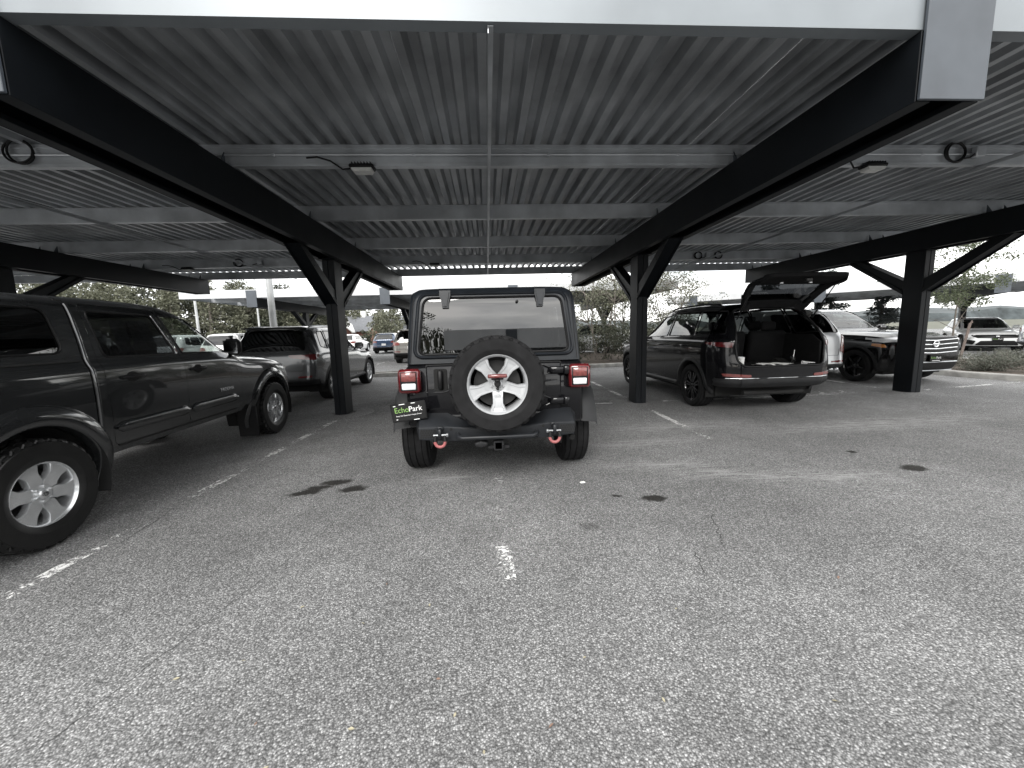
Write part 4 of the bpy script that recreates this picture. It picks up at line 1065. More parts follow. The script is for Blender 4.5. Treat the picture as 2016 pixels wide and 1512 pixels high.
# ---- pickup with a camper shell, left
def pickup():
    P = dict(yr=-1.15, yf=4.0, wb=3.15, dr=0.5, df=0.6, cowl=2.4, corner=0.09, wl=0.955, sh=0.990, edge=0.075, sill=0.945,
        ys=[-0.85, -0.5, 0.0, 0.3, 0.466, 0.475, 0.55, 0.9, 1.2, 1.45, 1.62, 1.8, 2.1, 2.35, 2.56, 2.7, 2.95, 3.3, 3.62],
        top=[(-1.15, 1.75), (-0.9, 1.775), (0, 1.79), (0.462, 1.79), (0.55, 1.795), (1.0, 1.798), (1.35, 1.79), (1.6, 1.762), (1.8, 1.70), (2.45, 1.275), (2.56, 1.225), (2.75, 1.195), (3.3, 1.15), (3.75, 1.07), (4.0, 0.98)],
        belt=[(-1.15, 1.265), (0.462, 1.262), (0.55, 1.262), (2.2, 1.225), (2.56, 1.145), (3.3, 1.075), (4.0, 0.92)],
        wid=[(-1.15, 0.905), (0.45, 0.905), (0.5, 0.905), (2.5, 0.905), (3.4, 0.90), (3.75, 0.87), (4.0, 0.80)],
        roofw=[(-1.15, 0.77), (0.3, 0.78), (0.55, 0.765), (1.4, 0.73), (1.75, 0.72), (2.35, 0.73), (2.56, 0.77), (3.4, 0.74), (4.0, 0.64)],
        bot=[(-1.15, 0.56), (0.5, 0.49), (2.5, 0.49), (3.3, 0.48), (4.0, 0.42)],
        rear=[(0.4, -1.13), (1.26, -1.15), (1.74, -1.02)], front=[(0.4, 3.92), (0.6, 4.0), (0.85, 3.98), (1.05, 3.86), (1.2, 3.6)])
    g = thing('pickup_truck', (-3.985, 2.745, 0), 'dark grey pickup truck with a matching camper shell, nearest at the left', 'pickup', math.radians(1.8))
    sh = car_shell(P, 0.035, 0.03); pm = 'paint_graphite'; fullref = sh.V0
    R, AR = 0.385, 0.47
    wins = [('cap', rpoly([(-0.95, 1.335), (0.345, 1.335), (0.30, 1.665), (-0.92, 1.67)], 0.07), 'glass_dark'),
            ('r', rpoly([(0.655, 1.285), (1.435, 1.275), (1.285, 1.655), (0.615, 1.66)], 0.05), 'glass_dark2'),
            ('f', rpoly([(1.525, 1.27), (2.36, 1.24), (2.30, 1.305), (1.80, 1.635), (1.395, 1.66)], 0.03), 'glass_clear')]
    M['glass_dark2'] = M.get('glass_dark2') or glass('door_privacy_glass', (0.09, 0.095, 0.10), 1.75)
    doors = [(rpoly([(0.60, 0.55), (1.475, 0.55), (1.475, 1.26), (1.345, 1.715), (0.575, 1.72)], 0.05), 0.84, 1.105),
             (rpoly([(1.482, 0.55), (2.40, 0.55), (2.44, 1.13), (2.41, 1.25), (1.84, 1.69), (1.352, 1.715)], 0.05), 1.66, 1.10)]
    for s in (-1, 1):
        side = sh.side('x', s, None, 0.25); low = sh.V0[sh.F].mean(1)[:, 2] < 1.0
        for cy in (0, 3.15): sh.cut(circ(cy, R, AR, 60), 'x', side & low, 0.05)
    ws = rpoly([(-0.70, 1.26), (0.70, 1.26), (0.62, 1.665), (-0.62, 1.665)], 0.06)
    wsp = panel('windscreen', sh.cut(ws, 'y', sh.side('y', 1, (1.4, 2.7), 0.1), 0.05), 'glass_clear', g, 0.005)
    parts = {}
    for s in (-1, 1):
        side = sh.side('x', s, None, 0.25)
        wp = [(n, p, gm, sh.cut(p, 'x', side, 0.05)) for n, p, gm in wins]
        dp = []
        for p, hy, hz in doors:
            d = panel('door', sh.cut(p, 'x', side, 0.05, gap=0.0035), pm, g); dp.append((p, d))
            # black pull in a dished cup
            c = sh.on('x', s, [(hy, hz)])[0]
            q = [np.array(v) for v in sh.on('x', s, [(hy-0.115, hz+0.004), (hy-0.06, hz+0.004), (hy, hz+0.004), (hy+0.06, hz+0.004), (hy+0.115, hz+0.004)])]
            mb = MB(); mb.lathe([(0.0001, s*0.003), (0.062, s*0.004), (0.066, -s*0.003)], 24, 'x', T=Tr(c[0], hy, hz) @ Matrix.Diagonal((1, 1.0, 0.72, 1))); cup = mb.build('handle_cup', 'matte_black', d, 60)
            mb = MB(); mb.tube([q[0]+[s*0.006, 0, 0], q[1]+[s*0.03, 0, 0], q[2]+[s*0.036, 0, 0], q[3]+[s*0.03, 0, 0], q[4]+[s*0.006, 0, 0]], [0.014, 0.019, 0.019, 0.019, 0.014], 10); mb.build('handle', 'black_plastic', d, 60)
            lo, hi = (0.615, 1.465) if hy < 1 else (1.492, 2.30)
            mb = MB(); P2 = []
            for y in np.linspace(lo, hi, 16):
                row = []
                e = min(1, (y-lo)/0.02+0.2, (hi-y)/0.02+0.2)
                for dz, o in ((-0.048, -0.004), (-0.040, 0.016), (-0.005, 0.022), (0.030, 0.020), (0.045, 0.008), (0.050, -0.004)):
                    v = sh.on('x', s, [(y, 0.70-0.005*y+dz*e)])[0]; row.append((v[0]+s*o, y, v[2]))
                P2.append(row)
            mb.grid(P2); mb.build('side_moulding', pm, d, 60)
        for n, p, gm, pv in wp:
            par = g if n == 'cap' else dp[0 if n == 'r' else 1][1]
            panel('window', pv, gm, par, 0.006); trim(sh, s, p, 0.008, 'black_plastic' if n != 'cap' else 'chrome' if False else 'black_plastic', par, 'window_seal')
        mb = MB(); mb.tube(sh.on('x', s, [(0.497, z) for z in np.linspace(0.56, 1.71, 30)], -0.004), 0.016, 8); mb.build('cab_corner', pm, g, 60)
        mb = MB(); mb.tube(sh.on('x', s, [(1.445-0.15*t, 1.275+0.375*t) for t in np.linspace(0, 1, 10)], 0.0), 0.009, 6); mb.build('pillar_highlight', 'alloy_bright', dp[0][1], 60)  # bright metal line added as the highlight beside the rear door window
        if s > 0:
            d = dp[1][1]; v = sh.on('x', 1, [(2.10, 0.815)])[0]
            text_mesh('lettering', 'TACOMA', 0.062, 'chrome', d, Tr(v[0]+0.004, 2.10, 0.815) @ Rz(math.pi/2) @ Rx(math.pi/2), 0.003)
    # camper shell, bed and cab come apart at real gaps
    c = sh.V0[sh.F].mean(1)
    sh.alive &= ~((c[:, 1] > 0.466) & (c[:, 1] < 0.475))
    al = sh.alive.copy()
    sh.alive = al & (c[:, 1] < 0.47) & (c[:, 2] > 1.262); sh.emit('camper_shell', pm, g)
    sh.alive = al & (c[:, 1] < 0.47) & (c[:, 2] <= 1.262); bed = sh.emit('bed', pm, g)
    hood = al & (c[:, 1] > 2.6) & (c[:, 1] < 3.9) & (np.abs(c[:, 0]) < 0.80) & (sh.N[sh.F].mean(1)[:, 2] > 0.6)
    sh.alive = al & (c[:, 1] >= 0.47) & ~hood; sh.emit('cab', pm, g); sh.alive = hood; sh.emit('hood', pm, g); sh.alive = al
    mb = MB(); mb.prism([(-0.86, 0.55), (0.86, 0.55), (0.862, 1.20), (0.80, 1.55), (0.755, 1.74), (-0.755, 1.74), (-0.80, 1.55), (-0.862, 1.20)], 'y', 0.44, 0.50); mb.build('cab_bulkhead', 'matte_black', g, 0)
    mb = MB()
    for s in (-1, 1):
        mb = MB(); mb.tube(sh.on('x', s, [(-1.05+0.03*k*1.5, 1.268) for k in range(34)], 0.002), 0.008, 6); mb.build('bed_rail_seam', 'matte_black', bed, 60)
        flare(sh, s, 0, R, AR-0.012, AR+0.145, -0.30, math.pi+0.30, 0.042, pm, g); flare(sh, s, 3.15, R, AR-0.012, AR+0.125, -0.30, math.pi+0.30, 0.042, pm, g)
        mb = MB(); mb.box((s*0.80, 2.63, 0.30), (0.26, 0.02, 0.42), 0.008, rot=('X', 0.06)); mb.build('mud_flap', 'black_plastic', g, 40)
        mirror(g, sh, s, 2.40, 1.26, 'black_plastic', (0.20, 0.12, 0.20))
        for cy in (0, 3.15): wheel(g, (s*(0.93-0.1325), cy, R), s > 0, R, 0.265, 0.222, 6, 'six', 'alloy_bright', 'rubber_gloss', 'mud', spin=0.35)
        mb = MB(); mb.tube(sh.on('x', s, [(0.64+0.05*k, 0.545) for k in range(34)], 0.004), 0.007, 6); mb.build('sill_seam', 'matte_black', g, 60)
        sh.decal('headlamp', rpoly([(3.62, 0.80), (3.97, 0.78), (3.90, 0.98), (3.60, 1.0)], 0.04), 'x', sh.side('x', s, None, 0.1), 'white_lens', g, 0.006)
    for cy, cz in ((0, R), (3.15, R)):
        for s in (-1, 1):       # hub caps with the badge ring
            mb = MB(); T = Tr(s*(0.893+0.006), cy, cz); x = s*0.012
            mb.lathe([(0.0001, x), (0.030, x), (0.036, x*0.5), (0.040, -x*3)], 24, 'x', T=T); hc = mb.build('hub_cap', 'alloy_bright', g, 50)
            if s > 0:
                mb = MB()
                for a, b, rot in ((0.020, 0.013, 0), (0.007, 0.0125, 0), (0.0125, 0.006, 0)):
                    mb.tube([(s*0.0135+0, a*math.cos(t), b*math.sin(t)+(0.006 if (a, b) == (0.0125, 0.006) else 0)) for t in np.linspace(0, 2*math.pi, 24, endpoint=False)], 0.0017, 5, closed=True, T=T)
                mb.build('emblem', 'disc', hc, 60)
    belly(g, -1.0, 3.85, 0.76, 0.46, 0.60, [(0, R, AR), (3.15, R, AR)])
    mb = MB(); mb.box((0, -1.20, 0.58), (1.75, 0.14, 0.20), 0.04); mb.build('bumper', 'chrome', g, 50)
    for y in (1.85, 0.95):
        for x in (-0.37, 0.37): mb = MB(); seat(mb, x, y, 0.66); mb.build('seat', 'interior', g, 50)
    mb = MB(); mb.box((0, 2.15, 1.10), (1.45, 0.4, 0.22), 0.06); mb.build('dashboard', 'interior', g, 50)
    mb = MB(); mb.tube([(-0.37+0.18*math.cos(t), 1.95+0.07*math.sin(t), 1.12+0.17*math.sin(t)) for t in np.linspace(0, 2*math.pi, 24, endpoint=False)], 0.014, 6, closed=True); mb.build('steering_wheel', 'interior', g, 60)
    # dealer papers behind the rear door glass
    M['sticker'] = mat('dealer_sheet', (0.30, 0.31, 0.31), 0.7, var=0.5, vscale=28)
    for y, w, z, h in ((0.90, 0.15, 1.455, 0.28), (1.13, 0.24, 1.46, 0.27)):
        mb = MB(); P2 = [[(0.0, y+a*w, z+b*h) for b in (-0.5, 0, 0.5)] for a in (-0.5, 0, 0.5)]
        P2 = [[tuple(np.array(sh.on('x', 1, [(q[1], q[2])])[0])-[0.016, 0, 0]) for q in row] for row in P2]
        mb.grid(P2); mb.build('window_sticker', 'sticker', g, 0)
    sh.decal('grille', rpoly([(-0.45, 0.72), (0.45, 0.72), (0.5, 0.98), (-0.5, 0.98)], 0.05), 'y', sh.side('y', 1, (3.6, 4.2), 0.1), 'black_plastic', g, 0.006)
    return g
pickup()

# ---- long black SUV with its hatch up, right
def open_suv():
    P = dict(yr=-0.98, yf=4.0, wb=3.09, dr=0.62, df=0.6, cowl=2.3, corner=0.20, f=0.42, edge=0.08, sh=0.985,
        ys=[-0.50, -0.2, 0.1, 0.6, 1.0, 1.4, 1.62, 1.9, 2.2, 2.42, 2.6, 3.0, 3.3, 3.55],
        top=[(-0.98, 1.69), (-0.6, 1.735), (-0.2, 1.765), (0.4, 1.79), (1.0, 1.785), (1.4, 1.755), (1.62, 1.70), (2.3, 1.285), (2.42, 1.225), (2.6, 1.195), (3.2, 1.14), (3.75, 1.05), (4.0, 0.96)],
        belt=[(-0.98, 1.235), (0, 1.225), (2.1, 1.18), (2.42, 1.13), (3.2, 1.06), (4.0, 0.9)],
        wid=[(-0.98, 0.94), (-0.5, 0.975), (0, 0.985), (2.5, 0.98), (3.3, 0.97), (3.7, 0.93), (4.0, 0.85)],
        roofw=[(-0.98, 0.64), (-0.4, 0.70), (1.2, 0.71), (1.62, 0.69), (2.3, 0.73), (2.42, 0.77), (4.0, 0.68)],
        bot=[(-0.98, 0.43), (-0.85, 0.40), (-0.5, 0.36), (0.5, 0.31), (2.6, 0.31), (3.5, 0.33), (4.0, 0.32)],
        rear=[(0.3, -0.70), (0.40, -0.83), (0.47, -0.92), (0.62, -0.985), (0.72, -0.975), (0.80, -0.93), (1.15, -0.90), (1.3, -0.84), (1.5, -0.72), (1.66, -0.58), (1.8, -0.48)],
        front=[(0.3, 3.9), (0.5, 4.0), (0.85, 3.98), (1.05, 3.85), (1.2, 3.6)])
    hatch = rpoly([(-0.61, 0.765, 0.05), (0.61, 0.765, 0.05), (0.70, 0.86), (0.725, 1.10), (0.675, 1.32), (0.585, 1.60), (0.50, 1.668, 0.06), (-0.50, 1.668, 0.06), (-0.585, 1.60), (-0.675, 1.32), (-0.725, 1.10), (-0.70, 0.86)], 0.06)
    wins = [(rpoly([(1.04, 1.235), (2.09, 1.19), (2.02, 1.24), (1.50, 1.60), (1.04, 1.655)], 0.03), 'glass_mid'),
            (rpoly([(0.06, 1.245), (0.97, 1.238), (0.97, 1.665), (0.14, 1.67)], 0.03), 'glass_mid'),
            (rpoly([(-0.72, 1.275), (-0.02, 1.25), (0.06, 1.665), (-0.42, 1.65)], 0.05), 'glass_mid')]
    doors = [(rpoly([(1.005, 0.42), (2.30, 0.42), (2.34, 1.05), (2.24, 1.18), (1.55, 1.67), (1.005, 1.70)], 0.05), 1.20, 1.06),
             (rpoly([(0.50, 0.42), (0.997, 0.42), (0.997, 1.70), (0.10, 1.71), (0.02, 1.24), (0.12, 0.95), (0.40, 0.80)], 0.05), 0.25, 1.07)]
    lim = (-1.4, 0.3)
    lamps = [('reflector', -1, 'y', rpoly([(-0.86, 0.615), (-0.50, 0.600), (-0.50, 0.640), (-0.88, 0.665)], 0.01), 'red_lens', 0.012, (-1.4, -0.6)),
             ('reflector', -1, 'y', rpoly([(0.86, 0.615), (0.50, 0.600), (0.50, 0.640), (0.88, 0.665)], 0.01), 'red_lens', 0.012, (-1.4, -0.6))]
    for s in (-1, 1): lamps.append(('tail_lamp', s, 'x', rpoly([(-0.84, 1.06), (-0.42, 1.12), (-0.42, 1.145), (-0.84, 1.145)], 0.012), 'red_dark', 0.008, None))
    g, sh, hat = vehicle('suv', (4.54, 6.70, 0), 0.0, 'glossy black three-row SUV with its rear hatch raised', P, 'paint_gloss_black',
        (0.375, 0.265, 0.262, 7, 'split', 'alloy_black', 'rubber', 'road', 0.965), wins, doors, [('windscreen', 1, rpoly([(-0.70, 1.28), (0.70, 1.28), (0.60, 1.68), (-0.60, 1.68)], 0.06), 'glass_clear', (1.4, 2.6))],
        arch=0.445, cladding=dict(m='grey_plastic', wd=0.055, out=0.016, sill=0.37), seats=(1.55, 0.62), mirrors=(2.18, 1.20), du=0.045, dv=0.035, hatch=hatch, lamps=lamps, rails=(0.64, -0.4, 1.5, 'black_plastic'))
    HV, HF, HN = hat
    # hatch swung up about its hinge line
    piv = Vector((0, -0.56, 1.705)); A = Tr(*piv) @ Rx(math.radians(-92)) @ Matrix.Diagonal((0.94, 1, 0.84, 1)) @ Tr(*(-piv))
    def mv(V): return [tuple(A @ Vector(p)) for p in V]
    cz = HV[HF].mean(1)
    glassf = inpoly(cz[:, [0, 2]], rpoly([(-0.60, 1.20), (0.60, 1.20), (0.53, 1.58), (-0.53, 1.58)], 0.05))
    ht = rawmesh('hatch', mv(HV), HF[~glassf], 'paint_gloss_black', g, 35)
    rawmesh('rear_window', mv(HV+HN*0.0), HF[glassf], 'glass_dark', ht, 35)
    iv, ifc = thick(HV-HN*0.055, HF[~glassf], HN, 0.05); rawmesh('hatch_liner', mv(iv), ifc, 'interior', ht, 35)
    mb = MB(); mb.box((0, -0.66, 1.685), (1.02, 0.16, 0.035), 0.012); o = mb.build('spoiler', 'paint_gloss_black', ht, 40); o.data.transform(A)
    for x in (-0.25, 0.22):
        mb = MB(); mb.box((x, -0.905, 1.04), (0.05, 0.02, 0.022), 0.004); o = mb.build('plate_lamp', 'white_lens', ht, 40); o.data.transform(A @ Tr(0, 0.07, 0))
    mb = MB(); mb.box((0.02, -0.875, 0.80), (0.10, 0.05, 0.06), 0.01); o = mb.build('hatch_latch', 'disc', ht, 40); o.data.transform(A @ Tr(0, 0.03, 0.02))
    for s in (-1, 1):
        p = A @ Vector((s*0.66, -0.82, 1.06)); q = Vector((s*0.62, -0.70, 1.50)); mb = MB(); mb.tube([q, q+(p-q)*0.55], 0.012, 8); mb.tube([q+(p-q)*0.5, p], 0.007, 8); mb.build('gas_strut', 'black_plastic', ht, 60)
    # cargo space
    mb = MB(); mb.box((0, -0.05, 0.745), (1.34, 1.62, 0.03)); mb.build('cargo_floor', 'interior', g, 0)
    mb = MB(); mb.box((0, -0.875, 0.757), (1.20, 0.08, 0.02), 0.006); mb.build('load_sill', 'black_plastic', g, 40)
    for s in (-1, 1):
        mb = MB(); mb.prism([(-0.84, 0.75), (-0.84, 1.12), (-0.66, 1.24), (0.6, 1.24), (0.6, 0.75)], 'x', s*0.66, s*0.69); mb.build('cargo_side', 'interior', g, 0)
    for x in (-0.37, 0.37):
        mb = MB(); mb.box((x, -0.02, 1.02), (0.66, 0.13, 0.56), 0.04, rot=('X', 0.12)); mb.box((x, -0.06, 1.38), (0.26, 0.09, 0.16), 0.03); mb.build('seat', 'interior', g, 50)
    fr = sh.on('y', -1, hatch, 0.0, (-1.4, 0.0)); mb = MB(); mb.tube(fr, 0.016, 6, closed=True); mb.build('hatch_seal', 'black_plastic', g, 60)
    # bumper: charcoal lower moulding with a bright strip
    bl = [(x, 0.585) for x in np.linspace(-0.84, 0.84, 25)]; mb = MB(); mb.tube(sh.on('y', -1, bl, 0.0, (-1.4, -0.5)), 0.007, 6); mb.build('bumper_strip', 'chrome', g, 60)
    sh.decal('lower_bumper', rpoly([(-0.90, 0.445), (0.90, 0.445), (0.93, 0.575), (-0.93, 0.575)], 0.02), 'y', sh.side('y', -1, (-1.4, -0.6), 0.05), 'grey_plastic', g, 0.010)
    mb = MB(); mb.tube([(-0.5, -0.75, 0.33), (0.0, -0.7, 0.32), (0.5, -0.75, 0.33)], 0.04, 8); mb.build('exhaust', 'matte_black', g, 60)
    for k, (x0, x1) in enumerate(((0.53, 0.68), (-0.68, -0.53))): pass
    return g
open_suv()
# things lying in the cargo space of the black SUV
def cargo():
    ox, oy, oz = 4.54, 6.78, 0.762
    t = thing('paper_cup', (ox-0.555, oy-0.84, oz), 'white paper cup standing at the left of the open cargo space', 'cup')
    mb = MB(); mb.lathe([(0.0001, 0.0), (0.035, 0.0), (0.05, 0.135), (0.047, 0.135)], 20, 'z'); mb.build('cup_body', 'paper', t, 50)
    mb = MB(); mb.lathe([(0.052, 0.130), (0.053, 0.142), (0.044, 0.147), (0.042, 0.140), (0.0001, 0.140)], 20, 'z'); mb.build('lid', 'white_lens', t, 50)
    t = thing('drink_cup', (ox+0.33, oy-0.80, oz), 'clear drink cup with a straw at the right of the open cargo space', 'cup')
    mb = MB(); mb.lathe([(0.0001, 0.0), (0.032, 0.0), (0.044, 0.12), (0.041, 0.12)], 20, 'z'); mb.build('cup_body', 'glass_mid', t, 50)
    mb = MB(); mb.lathe([(0.0001, 0.004), (0.031, 0.004), (0.040, 0.085), (0.0001, 0.085)], 16, 'z'); mb.build('drink', 'interior', t, 50)
    mb = MB(); mb.tube([(0, 0, 0.02), (0.02, 0.0, 0.23)], 0.005, 8); mb.build('straw', 'white_paint', t, 60)
    for k, (x, y, a, lab) in enumerate(((-0.20, -0.86, 0.3, 'creased white paper sheet on the left of the cargo floor'), (0.10, -0.85, -0.2, 'creased white paper sheet in the middle of the cargo floor'))):
        mb = MB(); P = [[(u*0.28, v*0.21, 0.004+0.030*abs(math.sin(3*u+2*v+k))) for v in np.linspace(-.5, .5, 6)] for u in np.linspace(-.5, .5, 7)]
        mb.grid(P); o = mb.build('paper_sheet', 'paper', None, 0); o.location = (ox+x, oy+y, oz); o.rotation_euler = (0, 0, a); tag(o, lab, 'paper')
    mb = MB()
    for k in range(5):
        a = 0.5*k; mb.tube([(0.02*k-0.05, 0, 0.006), (0.03*k-0.03, 0.02, 0.05-0.006*k), (0.05*k+0.02, -0.02, 0.02)], 0.006, 6)
    o = mb.build('cable_bundle', 'white_paint', None, 60); o.location = (ox+0.50, oy-0.84, oz); tag(o, 'white tangled cables beside the drink cup in the cargo space', 'cables')
cargo()

def suv_params(yr, yf, wb, roof, belt, w, bot, cowl, hoodz, wt, rear_slope=0.35, k=1.0):
    """generic body: rear yr, front yf, roof height, belt height, half width; wt is the y of the windscreen header"""
    return dict(yr=yr, yf=yf, wb=wb, dr=0.6, df=0.6, cowl=cowl, corner=0.13,
        ys=[yr+0.42, yr+0.65, 0.0, 0.4, 0.8, wt-0.35, wt, (wt+cowl)/2, cowl-0.12, cowl, cowl+0.2, wb-0.1, wb+0.2, yf-0.42],
        top=[(yr, roof-0.085), (yr+0.5, roof-0.03), (yr+1.1, roof), (wt-0.4, roof-0.005), (wt, roof-0.07), (cowl-0.1, hoodz+0.07), (cowl, hoodz+0.02), (cowl+0.25, hoodz), (wb+0.1, hoodz-0.05*k), (yf-0.25, hoodz-0.14*k), (yf, hoodz-0.25*k)],
        belt=[(yr, belt+0.03), (0, belt+0.02), (cowl-0.3, belt-0.03), (cowl, hoodz-0.075), (wb, hoodz-0.075-0.05*k), (yf, hoodz-0.08-0.23*k)],
        wid=[(yr, w*0.95), (yr+0.5, w*0.99), (0, w), (cowl, w*0.995), (wb, w*0.985), (yf-0.3, w*0.94), (yf, w*0.86)],
        roofw=[(yr, w*0.67), (0, w*0.73), (wt-0.2, w*0.73), (wt, w*0.71), (cowl, w*0.79), (yf, w*0.70)],
        bot=[(yr, bot+0.12), (yr+0.3, bot+0.07), (yr+0.6, bot+0.03), (0.5, bot), (wb-0.4, bot), (yf, bot+0.02)],
        rear=[(bot, yr+0.28), (bot+0.12, yr+0.12), (bot+0.20, yr+0.02), (bot+0.35, yr), (bot+0.42, yr+0.04), (belt-0.1, yr+0.06), (belt+0.05, yr+0.11), (roof-0.10, yr+rear_slope), (roof+0.05, yr+rear_slope+0.1)],
        front=[(bot, yf-0.10), (bot+0.2, yf), (hoodz-0.35*k, yf-0.01), (hoodz-0.2*k, yf-0.06), (hoodz, yf-0.35)])
def std_windows(wt, cowl, belt, roof, yr, glass3=('glass_dark', 'glass_dark', 'glass_mid')):
    b, t = belt+0.03, roof-0.125; m = wt*0.5+0.02
    return [(rpoly([(m+0.03, b), (cowl-0.22, b-0.035), (cowl-0.30, b+0.02), (wt+0.06, t-0.05), (m+0.03, t)], 0.03), glass3[2]),
            (rpoly([(-0.02, b+0.015), (m-0.03, b), (m-0.03, t), (0.06, t)], 0.03), glass3[1]),
            (rpoly([(yr+0.55, b+0.08), (-0.09, b+0.02), (-0.02, t), (yr+0.68, t-0.02)], 0.05), glass3[0])]
def std_doors(wt, cowl, belt, roof, bot, arch):
    m = wt*0.5+0.02; t = roof-0.085
    return [(rpoly([(m+0.004, bot+0.12), (cowl-0.06, bot+0.12), (cowl-0.03, belt-0.12), (cowl-0.14, belt-0.02), (wt+0.10, t-0.05), (m+0.004, t)], 0.05), m+0.16, belt-0.13),
            (rpoly([(arch+0.07, bot+0.12), (m-0.004, bot+0.12), (m-0.004, t), (0.02, t), (-0.06, belt), (0.06, belt-0.25), (arch-0.02, belt-0.42)], 0.05), 0.16, belt-0.12)]
def rear_details(g, sh, yr, belt, bot, lens='red_lens', shape='bar', w=0.85, plate=True, lim=None, dark_lower=True):
    lim = lim or (yr-0.2, yr+0.55); R = sh.side('y', -1, lim, 0.02)
    for s in (-1, 1):
        if shape == 'bar': poly = rpoly([(s*0.36*w/.85, belt-0.10), (s*0.93*w, belt-0.16), (s*0.96*w, belt-0.04), (s*0.40*w, belt-0.045)], 0.02)
        elif shape == 'tall': poly = rpoly([(s*0.74*w, belt-0.36), (s*0.92*w, belt-0.42), (s*0.96*w, belt+0.02), (s*0.80*w, belt-0.0)], 0.03)
        else: poly = rpoly([(s*0.55*w, belt-0.20), (s*0.95*w, belt-0.22), (s*0.95*w, belt-0.05), (s*0.60*w, belt-0.06)], 0.03)
        sh.decal('tail_lamp', poly, 'y', R, lens, g, 0.010)
        sh.decal('reflector', rpoly([(s*0.50*w, bot+0.27), (s*0.86*w, bot+0.28), (s*0.86*w, bot+0.32), (s*0.50*w, bot+0.305)], 0.008), 'y', R, 'red_dark', g, 0.008)
    if dark_lower: sh.decal('lower_bumper', rpoly([(-0.9*w, bot+0.02), (0.9*w, bot+0.02), (0.95*w, bot+0.24), (-0.95*w, bot+0.24)], 0.03), 'y', R, 'grey_plastic', g, 0.006)
    # tailgate shut lines
    for pts in ([(-0.72*w, belt-0.30), (-0.70*w, bot+0.42), (0.70*w, bot+0.42), (0.72*w, belt-0.30)], ):
        q = []
        for a, b in zip(pts[:-1], pts[1:]): q += [(a[0]+(b[0]-a[0])*t, a[1]+(b[1]-a[1])*t) for t in np.linspace(0, 1, 10)]
        mb = MB(); mb.tube(sh.on('y', -1, q, 0.0, lim), 0.004, 6); mb.build('tailgate_seam', 'matte_black', g, 60)
    if plate:
        p = sh.on('y', -1, [(0, belt-0.33)], 0.0, lim)[0]; mb = MB(); mb.box((0, p[1]-0.012, p[2]), (0.31, 0.012, 0.155), 0.003); mb.build('licence_plate', 'white_paint', g, 40)

# ---- grey SUV behind the left post, seen from the back
def grey_suv():
    yr, yf, wb, roof, belt, w, bot, cowl, hz, wt = -0.96, 3.62, 2.705, 1.66, 1.09, 0.92, 0.30, 2.02, 1.07, 1.25
    P = suv_params(yr, yf, wb, roof, belt, w, bot, cowl, hz, wt, 0.30)
    rw = rpoly([(-0.70, 1.13), (0.70, 1.13), (0.56, 1.555), (-0.56, 1.555)], 0.06)
    g, sh, _ = vehicle('suv', (-4.42, 9.12, 0), 0.0, 'grey SUV with dark rear glass, behind the left carport post', P, 'paint_grey', (0.36, 0.235, 0.245, 5, 'split', 'alloy_bright', 'rubber', 'road', 0.90),
        std_windows(wt, cowl, belt, roof, yr), std_doors(wt, cowl, belt, roof, bot, 0.42), [('rear_window', -1, rw, 'glass_dark', (yr-0.2, yr+0.6)), ('windscreen', 1, rpoly([(-0.66, 1.14), (0.66, 1.14), (0.56, 1.58), (-0.56, 1.58)], 0.05), 'glass_clear', (1.0, 2.2))],
        arch=0.42, cladding=dict(m='grey_plastic', wd=0.06, out=0.012, sill=0.36), seats=(1.2, 0.35), mirrors=(1.78, 1.10, 'black_plastic'), rails=(0.62, -0.5, 1.2, 'galv'))
    rear_details(g, sh, yr, belt, bot, 'red_dark', 'bar', 0.92)
    mb = MB(); mb.box((0, yr+0.34, roof-0.055), (1.20, 0.22, 0.03), 0.012); mb.build('spoiler', 'black_plastic', g, 40)
grey_suv()
# ---- silver SUV between the open hatch and the black crossover
def silver_suv():
    yr, yf, wb, roof, belt, w, bot, cowl, hz, wt = -1.05, 3.85, 2.90, 1.72, 1.16, 0.975, 0.30, 2.2, 1.12, 1.4
    P = suv_params(yr, yf, wb, roof, belt, w, bot, cowl, hz, wt, 0.34)
    rw = rpoly([(-0.72, 1.20), (0.72, 1.20), (0.60, 1.60), (-0.60, 1.60)], 0.06)
    g, sh, _ = vehicle('suv', (6.72, 8.85, 0), 0.0, 'silver SUV seen from behind, right of the raised hatch', P, 'paint_silver', (0.38, 0.245, 0.26, 5, 'split', 'alloy_bright', 'rubber', 'road', 0.955),
        std_windows(wt, cowl, belt, roof, yr), std_doors(wt, cowl, belt, roof, bot, 0.44), [('rear_window', -1, rw, 'glass_dark', (yr-0.2, yr+0.6)), ('windscreen', 1, rpoly([(-0.68, 1.2), (0.68, 1.2), (0.58, 1.63), (-0.58, 1.63)], 0.05), 'glass_clear', (1.1, 2.4))],
        arch=0.44, seats=(1.3, 0.4), mirrors=(1.95, 1.16), rails=(0.66, -0.5, 1.3, 'galv'))
    rear_details(g, sh, yr, belt, bot, 'red_lens', 'tall', 0.975)
    for x in (0.50, 0.62):
        mb = MB(); mb.box((x, yr+0.06, bot+0.13), (0.10, 0.14, 0.055), 0.015); mb.build('tailpipe', 'chrome', g, 40)
    mb = MB(); mb.box((0.05, yr+0.03, 1.00), (0.5, 0.02, 0.02), 0.004); mb.build('badge_strip', 'chrome', g, 40)
silver_suv()
